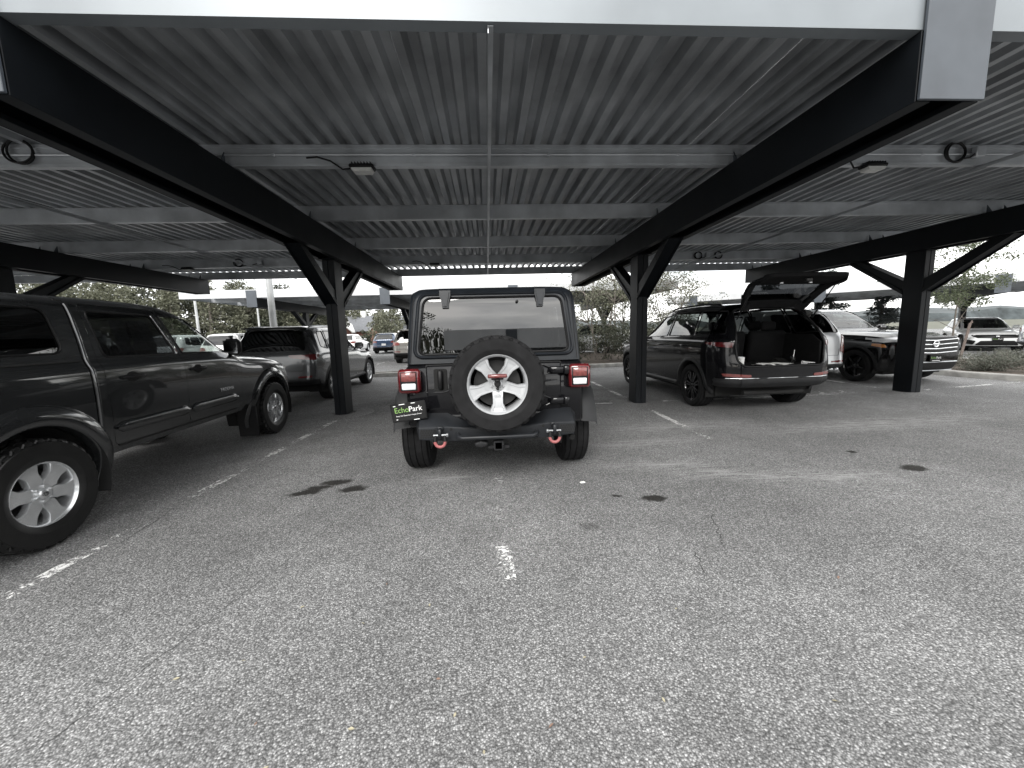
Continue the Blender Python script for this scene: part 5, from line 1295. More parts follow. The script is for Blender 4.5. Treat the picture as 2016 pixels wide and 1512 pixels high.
# ---- black crossover facing the camera
def front_face(g, sh, yf, hz, bot, w, grille_bars, lim, lampm='white_lens', plate=True):
    Fm = sh.side('y', 1, lim, 0.02)
    gr = sh.decal('grille', rpoly([(-0.58*w, hz-0.50), (0.58*w, hz-0.50), (0.68*w, hz-0.16), (-0.68*w, hz-0.16)], 0.05), 'y', Fm, 'black_plastic', g, 0.006)
    for k in range(grille_bars):
        z = hz-0.19-0.27*k/max(1, grille_bars-1)
        mb = MB(); mb.tube(sh.on('y', 1, [(x, z-0.04*(1-abs(x)/w)) for x in np.linspace(-0.60*w, 0.60*w, 17)], 0.012, lim), 0.014, 6); mb.build('grille_bar', 'chrome', g, 60)
    mb = MB(); p = sh.on('y', 1, [(0, hz-0.30)], 0.02, lim)[0]; mb.lathe([(0.045, p[1]), (0.060, p[1]+0.008), (0.072, p[1]+0.008), (0.080, p[1]-0.005)], 24, 'y', T=Tr(0, 0, p[2])); mb.box((0, p[1]+0.004, p[2]), (0.19, 0.010, 0.028), 0.003); mb.build('badge', 'chrome', g, 60)
    for s in (-1, 1):
        sh.decal('headlamp', rpoly([(s*0.62*w, hz-0.22), (s*0.94*w, hz-0.26), (s*0.97*w, hz-0.17), (s*0.64*w, hz-0.15)], 0.02), 'y', Fm, lampm, g, 0.008)
    sh.decal('lower_grille', rpoly([(-0.62*w, bot+0.05), (0.62*w, bot+0.05), (0.68*w, bot+0.20), (-0.68*w, bot+0.20)], 0.03), 'y', Fm, 'black_plastic', g, 0.008)
    for k in range(2):
        mb = MB(); mb.tube(sh.on('y', 1, [(x, bot+0.035+0.19*k) for x in np.linspace(-0.66*w, 0.66*w, 15)], 0.008, lim), 0.012, 6); mb.build('bumper_bar', 'galv', g, 60)
    if plate:
        p = sh.on('y', 1, [(0, bot+0.31)], 0.02, lim)[0]; mb = MB(); mb.box((0, p[1]+0.01, p[2]), (0.31, 0.014, 0.155), 0.004); pl = mb.build('licence_plate', 'matte_black', g, 40)
        for b, x, m in (('Echo', -0.065, 'green_print'), ('Park', 0.067, 'white_paint')): text_mesh('lettering', b, 0.068, m, pl, Tr(-x, p[1]+0.0175, p[2]+0.01) @ Rz(math.pi) @ Rx(math.pi/2), 0.0004)
        mb = MB(); mb.box((0, p[1]+0.0172, p[2]-0.05), (0.20, 0.0006, 0.012)); mb.build('print_bar', 'white_paint', pl, 0)
def black_crossover():
    yr, yf, wb, roof, belt, w, bot, cowl, hz, wt = -1.05, 3.82, 2.90, 1.79, 1.20, 0.965, 0.27, 2.15, 1.19, 1.32
    P = suv_params(yr, yf, wb, roof, belt, w, bot, cowl, hz, wt, 0.34, 0.55)
    ang = math.pi+math.radians(5); fx, fy = 9.62, 8.86
    c, s_ = math.cos(ang), math.sin(ang); loc = (fx+s_*wb, fy-c*wb, 0)
    g, sh, _ = vehicle('suv', loc, ang, 'black SUV with chrome-barred grille facing the camera, behind the right post', P, 'paint_black_mirror', (0.38, 0.255, 0.26, 5, 'many', 'alloy_black', 'rubber', 'road', 0.95),
        std_windows(wt, cowl, belt, roof, yr, ('glass_mid', 'glass_mid', 'glass_clear')), std_doors(wt, cowl, belt, roof, bot, 0.44), [('rear_window', -1, rpoly([(-0.7, 1.18), (0.7, 1.18), (0.58, 1.6), (-0.58, 1.6)], 0.05), 'glass_dark', (yr-0.2, yr+0.6)), ('windscreen', 1, rpoly([(-0.70, 1.26), (0.70, 1.26), (0.60, 1.70), (-0.60, 1.70)], 0.05), 'glass_clear', (1.05, 2.3))],
        arch=0.44, cladding=dict(m='grey_plastic', wd=0.06, out=0.012, sill=0.34), seats=(1.25, 0.35), mirrors=(1.92, 1.20))
    front_face(g, sh, yf, hz, bot, w, 4, (3.1, 4.2))
    for sx in (-1, 1): sh.decal('side_marker', rpoly([(3.25, 0.86), (3.52, 0.82), (3.50, 0.89), (3.25, 0.92)], 0.01), 'x', sh.side('x', sx, None, 0.1), 'amber', g, 0.006)
black_crossover()

# ------------------------------------------------------------------ the rows behind: carports, poles, house
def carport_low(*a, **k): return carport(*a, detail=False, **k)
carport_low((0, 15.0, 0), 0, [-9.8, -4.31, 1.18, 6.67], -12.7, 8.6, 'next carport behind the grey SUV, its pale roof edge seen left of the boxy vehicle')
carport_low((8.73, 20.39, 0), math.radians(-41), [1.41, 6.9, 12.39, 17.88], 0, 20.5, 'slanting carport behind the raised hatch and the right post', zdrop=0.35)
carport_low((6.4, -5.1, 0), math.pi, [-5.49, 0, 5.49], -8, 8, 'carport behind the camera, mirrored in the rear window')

M['pole'] = mat('galvanised_pole', (0.42, 0.43, 0.43), 0.5, 0.4, var=0.2, vscale=3)
def pole(x, y, h, r, label, arm=True):
    t = thing('light_pole', (x, y, 0), label, 'light pole', 0, 'light poles')
    mb = MB(); mb.lathe([(r*1.0, 0.0), (r*0.75, h*0.6), (r*0.55, h)], 12, 'z'); mb.build('shaft', 'pole', t, 60)
    mb = MB(); mb.lathe([(0.0001, 0.62), (0.26, 0.62), (0.28, 0.58), (0.28, 0.0)], 20, 'z'); mb.build('footing', 'concrete', t, 50)
    mb = MB(); mb.tube([(0, 0, h-0.1), (0.7, 0, h+0.05)], 0.04, 8); mb.box((0.95, 0, h+0.06), (0.6, 0.3, 0.08), 0.03); mb.build('lamp_head', 'steel_dark', t, 50)
pole(-6.9, 13.3, 7.5, 0.115, 'thick grey light pole rising behind the grey SUV roof')
pole(-20.5, 29.5, 7.0, 0.10, 'pale light pole farthest left, above the pickup cab')
pole(-21.0, 38.0, 7.5, 0.09, 'thin light pole between the two larger poles on the left')
pole(19.8, 22.5, 8.0, 0.09, 'thin light pole seen just above the raised hatch')

M['brick'] = mat('red_brick', (0.22, 0.11, 0.085), 0.9, var=0.25, vscale=3)
M['shingle'] = mat('grey_shingle', (0.13, 0.135, 0.145), 0.9, var=0.2, vscale=4)
M['trim_white'] = mat('white_trim', (0.62, 0.62, 0.60), 0.7)
M['window_dark'] = mat('house_glass', (0.05, 0.06, 0.07), 0.1)
def house():
    t = thing('house', (-21.5, 70, -1.6), 'brick house with grey gabled roof and white trim, far left of centre', 'house', math.radians(-8))
    mb = MB(); mb.box((0, 4, 1.9), (12, 8, 3.8)); mb.build('wall', 'brick', t, 0)
    mb = MB(); mb.prism([(-0.6, 3.7), (4, 6.5), (8.6, 3.7)], 'x', -6.5, 6.5); rf = mb.build('roof', 'shingle', t, 0)
    for x, w in ((-3.2, 3.6), (3.4, 3.0)):
        mb = MB(); mb.prism([(x-w/2, 0), (x+w/2, 0), (x+w/2, 3.8), (x, 3.8+w*0.45), (x-w/2, 3.8)], 'y', -1.4, 0.3); mb.build('gable_bay', 'brick', t, 0)
        for s in (-1, 1):
            mb = MB(); mb.prism([(x, 3.95+w*0.45), (x, 3.75+w*0.45), (x+s*(w/2+0.3), 3.5), (x+s*(w/2+0.3), 3.7)], 'y', -1.7, 1.5); mb.build('gable_trim', 'trim_white', t, 0)
    for x in (-4.8, -0.4, 1.0, 5.0):
        mb = MB(); mb.box((x, -0.03, 2.2), (1.1, 0.1, 1.5)); w = mb.build('window', 'trim_white', t, 0); mb = MB(); mb.box((x, -0.09, 2.2), (0.9, 0.04, 1.3)); mb.build('pane', 'window_dark', w, 0)
    for x in (-3.2, 3.4):
        mb = MB(); mb.box((x, -1.42, 2.0), (1.3, 0.1, 1.6)); w = mb.build('window', 'trim_white', t, 0); mb = MB(); mb.box((x, -1.48, 2.0), (1.1, 0.04, 1.4)); mb.build('pane', 'window_dark', w, 0)
    for x in (-1.5, 1.8): mb = MB(); mb.box((x, 4, 6.8), (0.8, 0.7, 1.2)); mb.build('chimney', 'trim_white', rf, 0)
house()
def hills():
    mb = MB(); P = []
    for k in range(60):
        a = math.radians(-60+k*2.6); r = 620+60*math.sin(k*1.3)
        h = 6+5*abs(math.sin(k*0.9))+3*math.sin(k*2.3); P.append([(r*math.sin(a), r*math.cos(a), -3), (r*1.02*math.sin(a), r*1.02*math.cos(a), h), (r*1.3*math.sin(a), r*1.3*math.cos(a), h+6+4*math.sin(k*0.5))])
    M['far_wood'] = mat('far_woodland', (0.055, 0.065, 0.068), 0.95, var=0.5, vscale=0.12)
    mb.grid(P); tag(mb.build('hills', 'far_wood', None, 0), kind='structure')
hills()

# ------------------------------------------------------------------ cars farther off
def far_suv(loc, rz, label, pm, group=None, kind='suv', rear=True, lens='red_lens', front=False):
    if kind == 'suv': v = (-0.95, 3.60, 2.69, 1.68, 1.10, 0.92, 0.30, 2.0, 1.07, 1.25); sl = 0.32
    elif kind == 'hatch': v = (-0.86, 3.58, 2.70, 1.55, 1.02, 0.89, 0.26, 2.05, 0.98, 1.25); sl = 0.42
    else: v = (-1.0, 3.55, 2.70, 1.47, 0.95, 0.90, 0.22, 2.05, 0.90, 1.15); sl = 0.95
    yr, yf, wb, roof, belt, w, bot, cowl, hz, wt = v
    P = suv_params(yr, yf, wb, roof, belt, w, bot, cowl, hz, wt, sl)
    g, sh, _ = vehicle('car', loc, rz, label, P, pm, (0.34, 0.225, 0.23, 5, 'many', 'alloy_bright', 'rubber', 'road', 0.88), std_windows(wt, cowl, belt, roof, yr), std_doors(wt, cowl, belt, roof, bot, 0.40),
        [('rear_window', -1, rpoly([(-0.68, belt+0.04), (0.68, belt+0.04), (0.56, roof-0.11), (-0.56, roof-0.11)], 0.05), 'glass_dark', (yr-0.2, yr+sl+0.35)), ('windscreen', 1, rpoly([(-0.66, hz+0.07), (0.66, hz+0.07), (0.56, roof-0.09), (-0.56, roof-0.09)], 0.05), 'glass_mid', (wt-0.3, cowl+0.1))],
        arch=0.40, seats=(1.2,), mirrors=(cowl-0.24, belt+0.01), du=0.09, dv=0.06, trims=False, group=group)
    if rear: rear_details(g, sh, yr, belt, bot, lens, 'box', w, plate=True)
    return g, sh, v
far_suv((-3.62, 19.75, 0), 0, 'bronze grey SUV just left of the boxy vehicle, in the next lane', 'paint_bronze')
far_suv((-7.75, 30.8, 0), 0, 'blue hatchback seen from behind beyond the lane, left of centre', 'paint_blue', kind='hatch')
far_suv((-11.6, 33.5, 0), 0, 'white car left of the blue hatchback, far beyond the lane', 'paint_white', kind='hatch')
far_suv((-5.6, 36.5, 0), 0.0, 'silver car right of the blue hatchback, farthest down the lane', 'paint_silver', kind='hatch')
far_suv((-9.3, 43, 0), 0.5, 'white car at the end of the lane, in front of the brick house', 'paint_white', kind='sedan')
far_suv((-12.3, 19.6, 0), 0, 'white SUV under the next carport, above the pickup hood', 'paint_white')
far_suv((-15.4, 20.4, 0), 0, 'silver SUV under the next carport, seen past the pickup windscreen', 'paint_silver')
far_suv((-7.1, 6.6, 0), math.pi, 'white SUV beyond the pickup, seen through its front window', 'paint_white', rear=False)
far_suv((6.6, 21.5, 0), math.radians(60), 'pale car half hidden by the shrub behind the kerb', 'paint_silver')
far_suv((19.4, 20.5, 0), math.radians(139), 'white car glimpsed behind the right post, past the black hood', 'paint_white', kind='hatch', rear=False)
def civic():
    g, sh, v = far_suv((23.75, 17.95, 0), math.radians(139), 'white sedan facing the camera at the far right, behind the low shrubs', 'paint_white', kind='sedan', rear=False)
    yr, yf, wb, roof, belt, w, bot, cowl, hz, wt = v; lim = (2.9, 3.9); Fm = sh.side('y', 1, lim, 0.02)
    sh.decal('grille', rpoly([(-0.62*w, hz-0.33), (0.62*w, hz-0.33), (0.80*w, hz-0.20), (-0.80*w, hz-0.20)], 0.02), 'y', Fm, 'black_plastic', g, 0.008)
    sh.decal('lower_grille', rpoly([(-0.70*w, bot+0.05), (0.70*w, bot+0.05), (0.52*w, bot+0.24), (-0.52*w, bot+0.24)], 0.02), 'y', Fm, 'matte_black', g, 0.008)
    p = sh.on('y', 1, [(0, hz-0.26)], 0.02, lim)[0]; mb = MB(); mb.tube([(-0.05, p[1]+.01, p[2]+0.05), (-0.035, p[1]+.01, p[2]-0.05)], 0.01, 6); mb.tube([(0.05, p[1]+.01, p[2]+0.05), (0.035, p[1]+.01, p[2]-0.05)], 0.01, 6); mb.tube([(-0.04, p[1]+.01, p[2]), (0.04, p[1]+.01, p[2])], 0.01, 6); mb.build('badge', 'chrome', g, 60)
    for s in (-1, 1):
        sh.decal('headlamp', rpoly([(s*0.60*w, hz-0.24), (s*0.95*w, hz-0.22), (s*0.95*w, hz-0.12), (s*0.66*w, hz-0.17)], 0.02), 'y', Fm, 'white_lens', g, 0.010)
        sh.decal('side_intake', rpoly([(s*0.74*w, bot+0.08), (s*0.93*w, bot+0.12), (s*0.93*w, bot+0.30), (s*0.66*w, bot+0.24)], 0.02), 'y', Fm, 'black_plastic', g, 0.008)
    q = sh.on('y', 1, [(0, bot+0.30)], 0.02, lim)[0]; mb = MB(); mb.box((0, q[1]+0.012, q[2]), (0.31, 0.014, 0.155), 0.004); pl = mb.build('licence_plate', 'matte_black', g, 40)
    for b, x, m in (('Echo', -0.065, 'green_print'), ('Park', 0.067, 'white_paint')): text_mesh('lettering', b, 0.068, m, pl, Tr(-x, q[1]+0.0195, q[2]+0.01) @ Rz(math.pi) @ Rx(math.pi/2), 0.0004)
civic()
far_suv((19.75, 12.25, 0), math.radians(-131), 'slate grey car cut off by the right edge of the picture', 'paint_slate')

# ------------------------------------------------------------------ lamps, cables and boxes under the near roof
def canopy_light(x, y, label, side=1):
    t = thing('canopy_light', (x, y, 3.098), label, 'light fixture', 0, 'lights under the near carport')
    mb = MB(); mb.box((0, 0, -0.022), (0.24, 0.13, 0.040), 0.012)
    for k in range(7): mb.box((-0.09+0.03*k, 0.0, 0.004), (0.006, 0.11, 0.022))
    mb.build('housing', 'black_plastic', t, 40)
    mb = MB(); mb.prism(rpoly([(-0.105, -0.040), (0.105, -0.040), (0.085, -0.072), (-0.085, -0.072)], 0.012), 'y', -0.055, 0.055); mb.build('lens', 'lens_diffuse', t, 50)
    mb = MB(); mb.tube([(-0.11, 0.02, -0.02), (-0.20, 0.02, -0.03), (-0.30, -0.03, 0.03), (-0.42, -0.045, 0.06), (-0.52, -0.05, 0.05)], 0.009, 8); mb.build('lead', 'black_plastic', t, 60)
canopy_light(-1.19, 4.27, 'square light with frosted lens hung from the first purlin, upper left of centre')
canopy_light(4.24, 4.27, 'square light with frosted lens hung from the first purlin, right of the near right beam')
canopy_light(-1.22, 9.95, 'small far light above the roof of the boxy vehicle')
canopy_light(-7.0, 9.98, 'light under the roof beyond the left beam, above the pickup cab')
def coil(x, y, z, r, label, n=3, box=None):
    t = thing('cable_coil', (x, y, z), label, 'cable', 0, 'coiled cables on the purlins')
    mb = MB(); pts = []
    for k in range(n*28+1):
        a = 2*math.pi*k/28+0.6; rr = r*(1+0.05*math.sin(k*0.37)); pts.append((rr*1.15*math.cos(a)+0.012*math.sin(k*0.11), -0.016-0.0025*(k/28)-0.004*math.sin(k*0.2), rr*math.sin(a)))
    mb.tube(pts, 0.010, 6); mb.build('loop', 'black_plastic', t, 60)
    if box:
        mb = MB(); mb.box((box, -0.03, 0.0), (0.11, 0.06, 0.11), 0.008); mb.build('junction_box', 'galv', t, 40)
        s = 1 if box > 0 else -1
        mb = MB(); mb.tube([(r*0.6*s, -0.02, -r*0.7), (box*0.6, -0.035, -0.06), (box-s*0.05, -0.035, -0.02)], 0.009, 6); mb.build('lead', 'black_plastic', t, 60)
coil(-4.38, 4.285, 3.225, 0.105, 'single loop of black cable on the purlin at the upper left edge', 2)
coil(5.18, 4.285, 3.215, 0.10, 'black cable coil beside a junction box at the upper right', 4, 0.26)
coil(5.45, 10.05, 3.20, 0.085, 'black cable coil high above the black SUV, beside a grey box', 3, 0.24)
coil(5.98, 10.05, 3.20, 0.085, 'smaller black cable coil right of the grey box above the black SUV', 2)
coil(-5.86, 10.05, 3.20, 0.085, 'black cable loop on the far purlin left of the left post', 2, 0.5)

# ------------------------------------------------------------------ plants
def leafmat(name, c0, c1_, c2, trans=0.25):
    m = bpy.data.materials.new(name); m.use_nodes = True; nt = m.node_tree; b = nt.nodes['Principled BSDF']; L = nt.links.new
    gm = nt.nodes.new('ShaderNodeNewGeometry'); r = nt.nodes.new('ShaderNodeValToRGB'); e = r.color_ramp.elements; e.new(0.5)
    for k, (p, c) in enumerate(((0.0, c0), (0.5, c1_), (1.0, c2))): e[k].position = p; e[k].color = (*c, 1)
    L(gm.outputs['Random Per Island'], r.inputs[0]); L(r.outputs[0], b.inputs['Base Color']); b.inputs['Roughness'].default_value = 0.6
    t = nt.nodes.new('ShaderNodeBsdfTranslucent'); L(r.outputs[0], t.inputs[0]); x = nt.nodes.new('ShaderNodeMixShader'); x.inputs[0].default_value = trans
    L(b.outputs[0], x.inputs[1]); L(t.outputs[0], x.inputs[2]); L(x.outputs[0], nt.nodes['Material Output'].inputs[0]); return m
M['leaf_olive'] = leafmat('olive_leaves', (0.055, 0.058, 0.036), (0.11, 0.115, 0.075), (0.20, 0.205, 0.15))
M['leaf_dark'] = leafmat('dark_leaves', (0.028, 0.034, 0.022), (0.055, 0.062, 0.040), (0.095, 0.10, 0.068))
M['leaf_green'] = leafmat('fresh_leaves', (0.05, 0.065, 0.035), (0.09, 0.108, 0.06), (0.15, 0.17, 0.105), 0.35)
M['leaf_blue'] = leafmat('spruce_needles', (0.06, 0.075, 0.072), (0.115, 0.135, 0.13), (0.18, 0.20, 0.195), 0.15)
M['leaf_juniper'] = leafmat('juniper_needles', (0.05, 0.056, 0.042), (0.085, 0.09, 0.07), (0.13, 0.135, 0.11), 0.1)
def leaves(C, S, rng, dirs=None, asp=0.55, fold=0.15):
    """C: centres, S: sizes -> folded leaf quads"""
    n = len(C); a = rng.normal(size=(n, 3)); a /= np.linalg.norm(a, axis=1)[:, None]
    if dirs is not None: a = a*0.75+dirs*0.9; a /= np.linalg.norm(a, axis=1)[:, None]
    b = np.cross(a, rng.normal(size=(n, 3))); b /= np.linalg.norm(b, axis=1)[:, None]; c = np.cross(a, b)
    S = S[:, None]; V = np.stack([C-a*S*0.5, C+b*S*asp*0.5+c*S*fold, C+a*S*0.5, C-b*S*asp*0.5+c*S*fold], 1).reshape(-1, 3)
    F = np.arange(4*n).reshape(n, 4); return V, F
def fastmesh(name, V, F, m, parent):
    me = bpy.data.meshes.new(name); me.vertices.add(len(V)); me.vertices.foreach_set('co', np.asarray(V, np.float32).ravel())
    me.loops.add(F.size); me.loops.foreach_set('vertex_index', F.ravel().astype(np.int32)); me.polygons.add(len(F)); me.polygons.foreach_set('loop_start', np.arange(0, F.size, F.shape[1], dtype=np.int32)); me.polygons.foreach_set('loop_total', np.full(len(F), F.shape[1], np.int32))
    me.materials.append(M[m]); me.update(calc_edges=True); me.validate(); o = bpy.data.objects.new(name, me); COL.objects.link(o); o.parent = parent; return o
def broadleaf(loc, h, rad, base, n, size, m, label, seed, stems=1, group=None, name='tree', airy=0.5, cat='tree', tr=0.05):
    rng = np.random.default_rng(seed); t = thing(name, loc, label, cat, 0, group); mb = MB(); tips = []
    for s in range(stems):
        a = 2*math.pi*s/max(1, stems)+rng.uniform(0, 1); lean = (0.16 if stems > 1 else 0.04)*h
        top = Vector((math.cos(a)*lean, math.sin(a)*lean, h*0.72)); st = Vector((math.cos(a)*0.05*stems, math.sin(a)*0.05*stems, -0.05))
        path = [st.lerp(top, k/5)+Vector((rng.normal()*0.02*h, rng.normal()*0.02*h, 0))*(k > 0) for k in range(6)]
        mb.tube(path, [tr*h*0.4*(1-0.8*k/5)/max(1, stems**0.5) for k in range(6)], 7); tips.append(path[-1])
        for b in range(int(7/stems**0.4)+2):
            k = rng.uniform(0.32, 1.0); p = path[int(k*5)] if k < 1 else path[-1]; an = rng.uniform(0, 2*math.pi); el = rng.uniform(0.15, 0.9); ln = rad*rng.uniform(0.5, 0.95)
            q = p+Vector((math.cos(an)*math.cos(el), math.sin(an)*math.cos(el), math.sin(el)))*ln; mid = p.lerp(q, 0.5)+Vector((0, 0, 0.05*ln))
            mb.tube([p, mid, q], [tr*h*0.13, tr*h*0.08, tr*h*0.03], 5); tips.append(q); tips.append(mid)
            for c in range(2):
                e = q.lerp(p, rng.uniform(0.1, 0.5))+Vector(rng.normal(size=3))*0.28*rad; mb.tube([mid.lerp(q, 0.4), e], [tr*h*0.05, tr*h*0.02], 4); tips.append(e)
    mb.build('trunk', 'bark', t, 60)
    # leaf clumps: around branch ends and on the outer shell of an uneven crown
    cl = [np.array(p) for p in tips if p[2] > base]
    for k in range(int(26+20*(1-airy))):
        u = rng.normal(size=3); u /= np.linalg.norm(u); rr = rng.uniform(0.55, 1.0)*(1+0.18*math.sin(5*u[0]+seed)+0.15*math.sin(7*u[2]+3*u[1]))
        cl.append(np.array([u[0]*rad*rr, u[1]*rad*rr, base+(h-base)*0.5+u[2]*(h-base)*0.5*rr]))
    cl = np.array(cl); w = rng.uniform(0.4, 1.6, len(cl)); w /= w.sum(); pick = rng.choice(len(cl), n, p=w); cr = rad*rng.uniform(0.16, 0.34, len(cl))
    d = rng.normal(size=(n, 3)); d /= np.linalg.norm(d, axis=1)[:, None]; C = cl[pick]+d*(cr[pick]*rng.uniform(0.15, 1.0, n)**0.6)[:, None]*[1, 1, 0.75]
    C = C[C[:, 2] > base*0.85]; V, F = leaves(C, size*rng.uniform(0.6, 1.35, len(C)), rng); fastmesh('crown', V, F, m, t); return t
def conifer(loc, h, rad, n, size, m, label, seed, group=None):
    rng = np.random.default_rng(seed); t = thing('conifer', loc, label, 'tree', 0, group); mb = MB(); mb.tube([(0, 0, -0.05), (0.02*h, 0, h*0.5), (0, 0, h*0.98)], [0.03*h, 0.018*h, 0.003*h], 7)
    P = []; D = []
    nb = int(34+h*4)
    for b in range(nb):
        z = h*(0.10+0.88*(b/nb)**0.9); L_ = rad*(1-0.92*z/h)*rng.uniform(0.7, 1.12)+0.05; an = rng.uniform(0, 2*math.pi); dirv = np.array([math.cos(an), math.sin(an), 0.15-0.35*(1-z/h)])
        mb.tube([(0, 0, z), tuple(np.array([0, 0, z])+dirv*L_)], [0.008*h*0.4, 0.002*h], 4)
        k = max(6, int(n/nb*(L_/rad+0.25))); tt = rng.uniform(0.12, 1.0, k); c = np.array([0, 0, z])+dirv*L_*tt[:, None]+rng.normal(size=(k, 3))*[0.10, 0.10, 0.05]*rad*0.9; P.append(c); D.append(np.repeat(dirv[None], k, 0))
    mb.build('trunk', 'bark', t, 60); C = np.concatenate(P); V, F = leaves(C, size*rng.uniform(0.6, 1.3, len(C)), rng, np.concatenate(D), 0.35, 0.05); fastmesh('crown', V, F, m, t)
# behind the kerb, between the boxy vehicle and the black SUV
broadleaf((4.7, 16.4, 0.1), 5.6, 1.45, 1.15, 4600, 0.075, 'leaf_olive', 'airy multi-stemmed tree just right of the boxy vehicle', 3, 4, tr=0.035)
broadleaf((3.5, 17.4, 0.1), 5.0, 1.2, 1.3, 2200, 0.075, 'leaf_olive', 'thin tree half hidden behind the boxy vehicle, right side', 5, 3, tr=0.03)
broadleaf((8.1, 17.0, 0.1), 4.9, 1.75, 0.9, 11000, 0.07, 'leaf_olive', 'rounded bushy tree behind the right-centre post', 8, 4, airy=0.2, tr=0.03)
broadleaf((6.3, 18.4, 0.1), 5.4, 1.4, 1.2, 3000, 0.08, 'leaf_olive', 'airy tree set back behind the right-centre post', 13, 3, tr=0.03)
broadleaf((5.05, 15.15, 0.1), 1.75, 0.95, 0.12, 6000, 0.065, 'leaf_dark', 'dense dark shrub on the kerb right of the boxy vehicle', 17, 5, name='shrub', airy=0.0, cat='shrub', tr=0.02)
broadleaf((6.7, 15.5, 0.1), 1.5, 0.9, 0.12, 4500, 0.065, 'leaf_dark', 'dense shrub behind the black SUV hood', 19, 5, name='shrub', airy=0.0, cat='shrub', tr=0.02)
broadleaf((3.3, 15.3, 0.1), 1.3, 0.8, 0.10, 3500, 0.065, 'leaf_dark', 'low shrub beside the right tail lamp of the boxy vehicle', 23, 5, name='shrub', airy=0.0, cat='shrub', tr=0.02)
# right island
broadleaf((13.15, 10.4, 0.1), 3.7, 1.05, 1.75, 6500, 0.058, 'leaf_green', 'young green tree on the planted island by the right post', 29, 1, tr=0.022)
for k, (x, y, h, r, lab) in enumerate(((19.5, 21.5, 4.4, 1.5, 'blue-green spruce right behind the right post'), (17.0, 23.0, 3.9, 1.6, 'spruce seen left of the right post, above the black hood'), (15.3, 25.2, 3.6, 1.3, 'small spruce just right of the raised hatch'), (22.6, 21.5, 3.8, 1.4, 'spruce at the right of the slim dark post'))):
    conifer((x, y, 0), h, r, 7000, 0.17, 'leaf_blue', lab, 31+k, 'spruces on the right')
# far trees on the left
ft = [(-52, 44, 10.5, 4.6), (-46, 46, 10.0, 4.4), (-41, 47, 9.6, 4.2), (-37, 49, 8.4, 3.4), (-34, 51, 9.6, 3.6), (-31.5, 54, 9.4, 3.4), (-29.5, 56, 8.6, 3.4), (-27.5, 58, 8.2, 3.3), (-26.5, 62, 7.6, 3.2), (-24.5, 64, 7.4, 3.0)]
pos = ['farthest left, above the pickup bed', 'second from the left above the pickup', 'third from the left above the pickup', 'with a narrow crown above the pickup cab', 'above the pickup windscreen', 'above the pickup mirror', 'left of the pale light pole', 'right of the pale light pole', 'left of the thick light pole', 'just right of the thick light pole']
for k, (x, y, h, r) in enumerate(ft):
    if k in (3, 4): conifer((x, y, -0.5), h, r*0.8, 3200, 0.42, 'leaf_olive', 'pine in the far tree line '+pos[k], 50+k, 'far trees on the left')
    else: broadleaf((x, y, -0.5), h, r, 0.8, 8000, 0.32, 'leaf_olive' if k % 3 else 'leaf_dark', 'leafy tree in the far tree line '+pos[k], 50+k, 1, 'far trees on the left', airy=-0.8, tr=0.03)
back = [(-66, 52, 12.0), (-58, 56, 11.5), (-51, 58, 11.5), (-45, 60, 11.0), (-40, 64, 11.0), (-36, 68, 10.5), (-32, 72, 10.0), (-26, 78, 9.0)]
wh = ['at the far left end', 'behind the pickup bed', 'behind the second far tree', 'behind the third far tree', 'behind the narrow pine', 'behind the second pine', 'left of the light poles', 'behind the thick light pole']
for k, (x, y, h) in enumerate(back): broadleaf((x, y, -1), h, 5.2, 0.6, 7000, 0.42, 'leaf_olive' if k % 2 else 'leaf_dark', 'taller leafy tree in the back row '+wh[k], 150+k, 1, 'far trees on the left', airy=-1.0, tr=0.03)
broadleaf((-15.5, 62, -1), 6.8, 3.0, 1.0, 3500, 0.32, 'leaf_olive', 'leafy tree right of the brick house', 71, 1, airy=0.4, tr=0.03)
broadleaf((-13.0, 54, -1), 7.2, 2.4, 1.5, 2600, 0.30, 'leaf_olive', 'leafy tree nearest the boxy vehicle, left of its roof', 72, 1, airy=0.5, tr=0.03)
broadleaf((-18.2, 60, -1.2), 3.2, 1.5, 0.3, 1500, 0.26, 'leaf_dark', 'round dark shrub in front of the brick house', 73, 2, name='shrub', cat='shrub', airy=0.0)
# behind the camera, seen only in reflections
broadleaf((-3.2, -9.0, 0), 4.7, 1.9, 0.9, 7500, 0.12, 'leaf_dark', 'tree behind the camera, mirrored in the rear window', 81, 1, tr=0.03)
broadleaf((-6.5, -11.0, 0), 6, 2.2, 2.0, 4500, 0.16, 'leaf_dark', 'second tree behind the camera, farther left in the rear window', 82, 1, tr=0.03)
def juniper(x, y, r, h, seed, label):
    rng = np.random.default_rng(seed); t = thing('low_shrub', (x, y, 0.12), label, 'shrub', 0, 'low shrubs on the planted island')
    mb = MB(); P = []; D = []
    for b in range(34):
        an = rng.uniform(0, 2*math.pi); L_ = r*rng.uniform(0.5, 1.0); e = np.array([math.cos(an)*L_, math.sin(an)*L_, h*rng.uniform(0.35, 1.0)]); mb.tube([(0, 0, 0), tuple(e*0.6), tuple(e)], [0.012, 0.008, 0.003], 4)
        k = 120; tt = rng.uniform(0.25, 1.05, k)[:, None]; P.append(e*tt+rng.normal(size=(k, 3))*[0.06, 0.06, 0.045]); D.append(np.repeat((e/np.linalg.norm(e))[None], k, 0))
    mb.build('stem', 'bark', t, 60); C = np.concatenate(P); C[:, 2] = np.maximum(C[:, 2], 0.01); V, F = leaves(C, 0.048*rng.uniform(0.6, 1.3, len(C)), rng, np.concatenate(D), 0.3, 0.05); fastmesh('foliage', V, F, 'leaf_juniper', t)
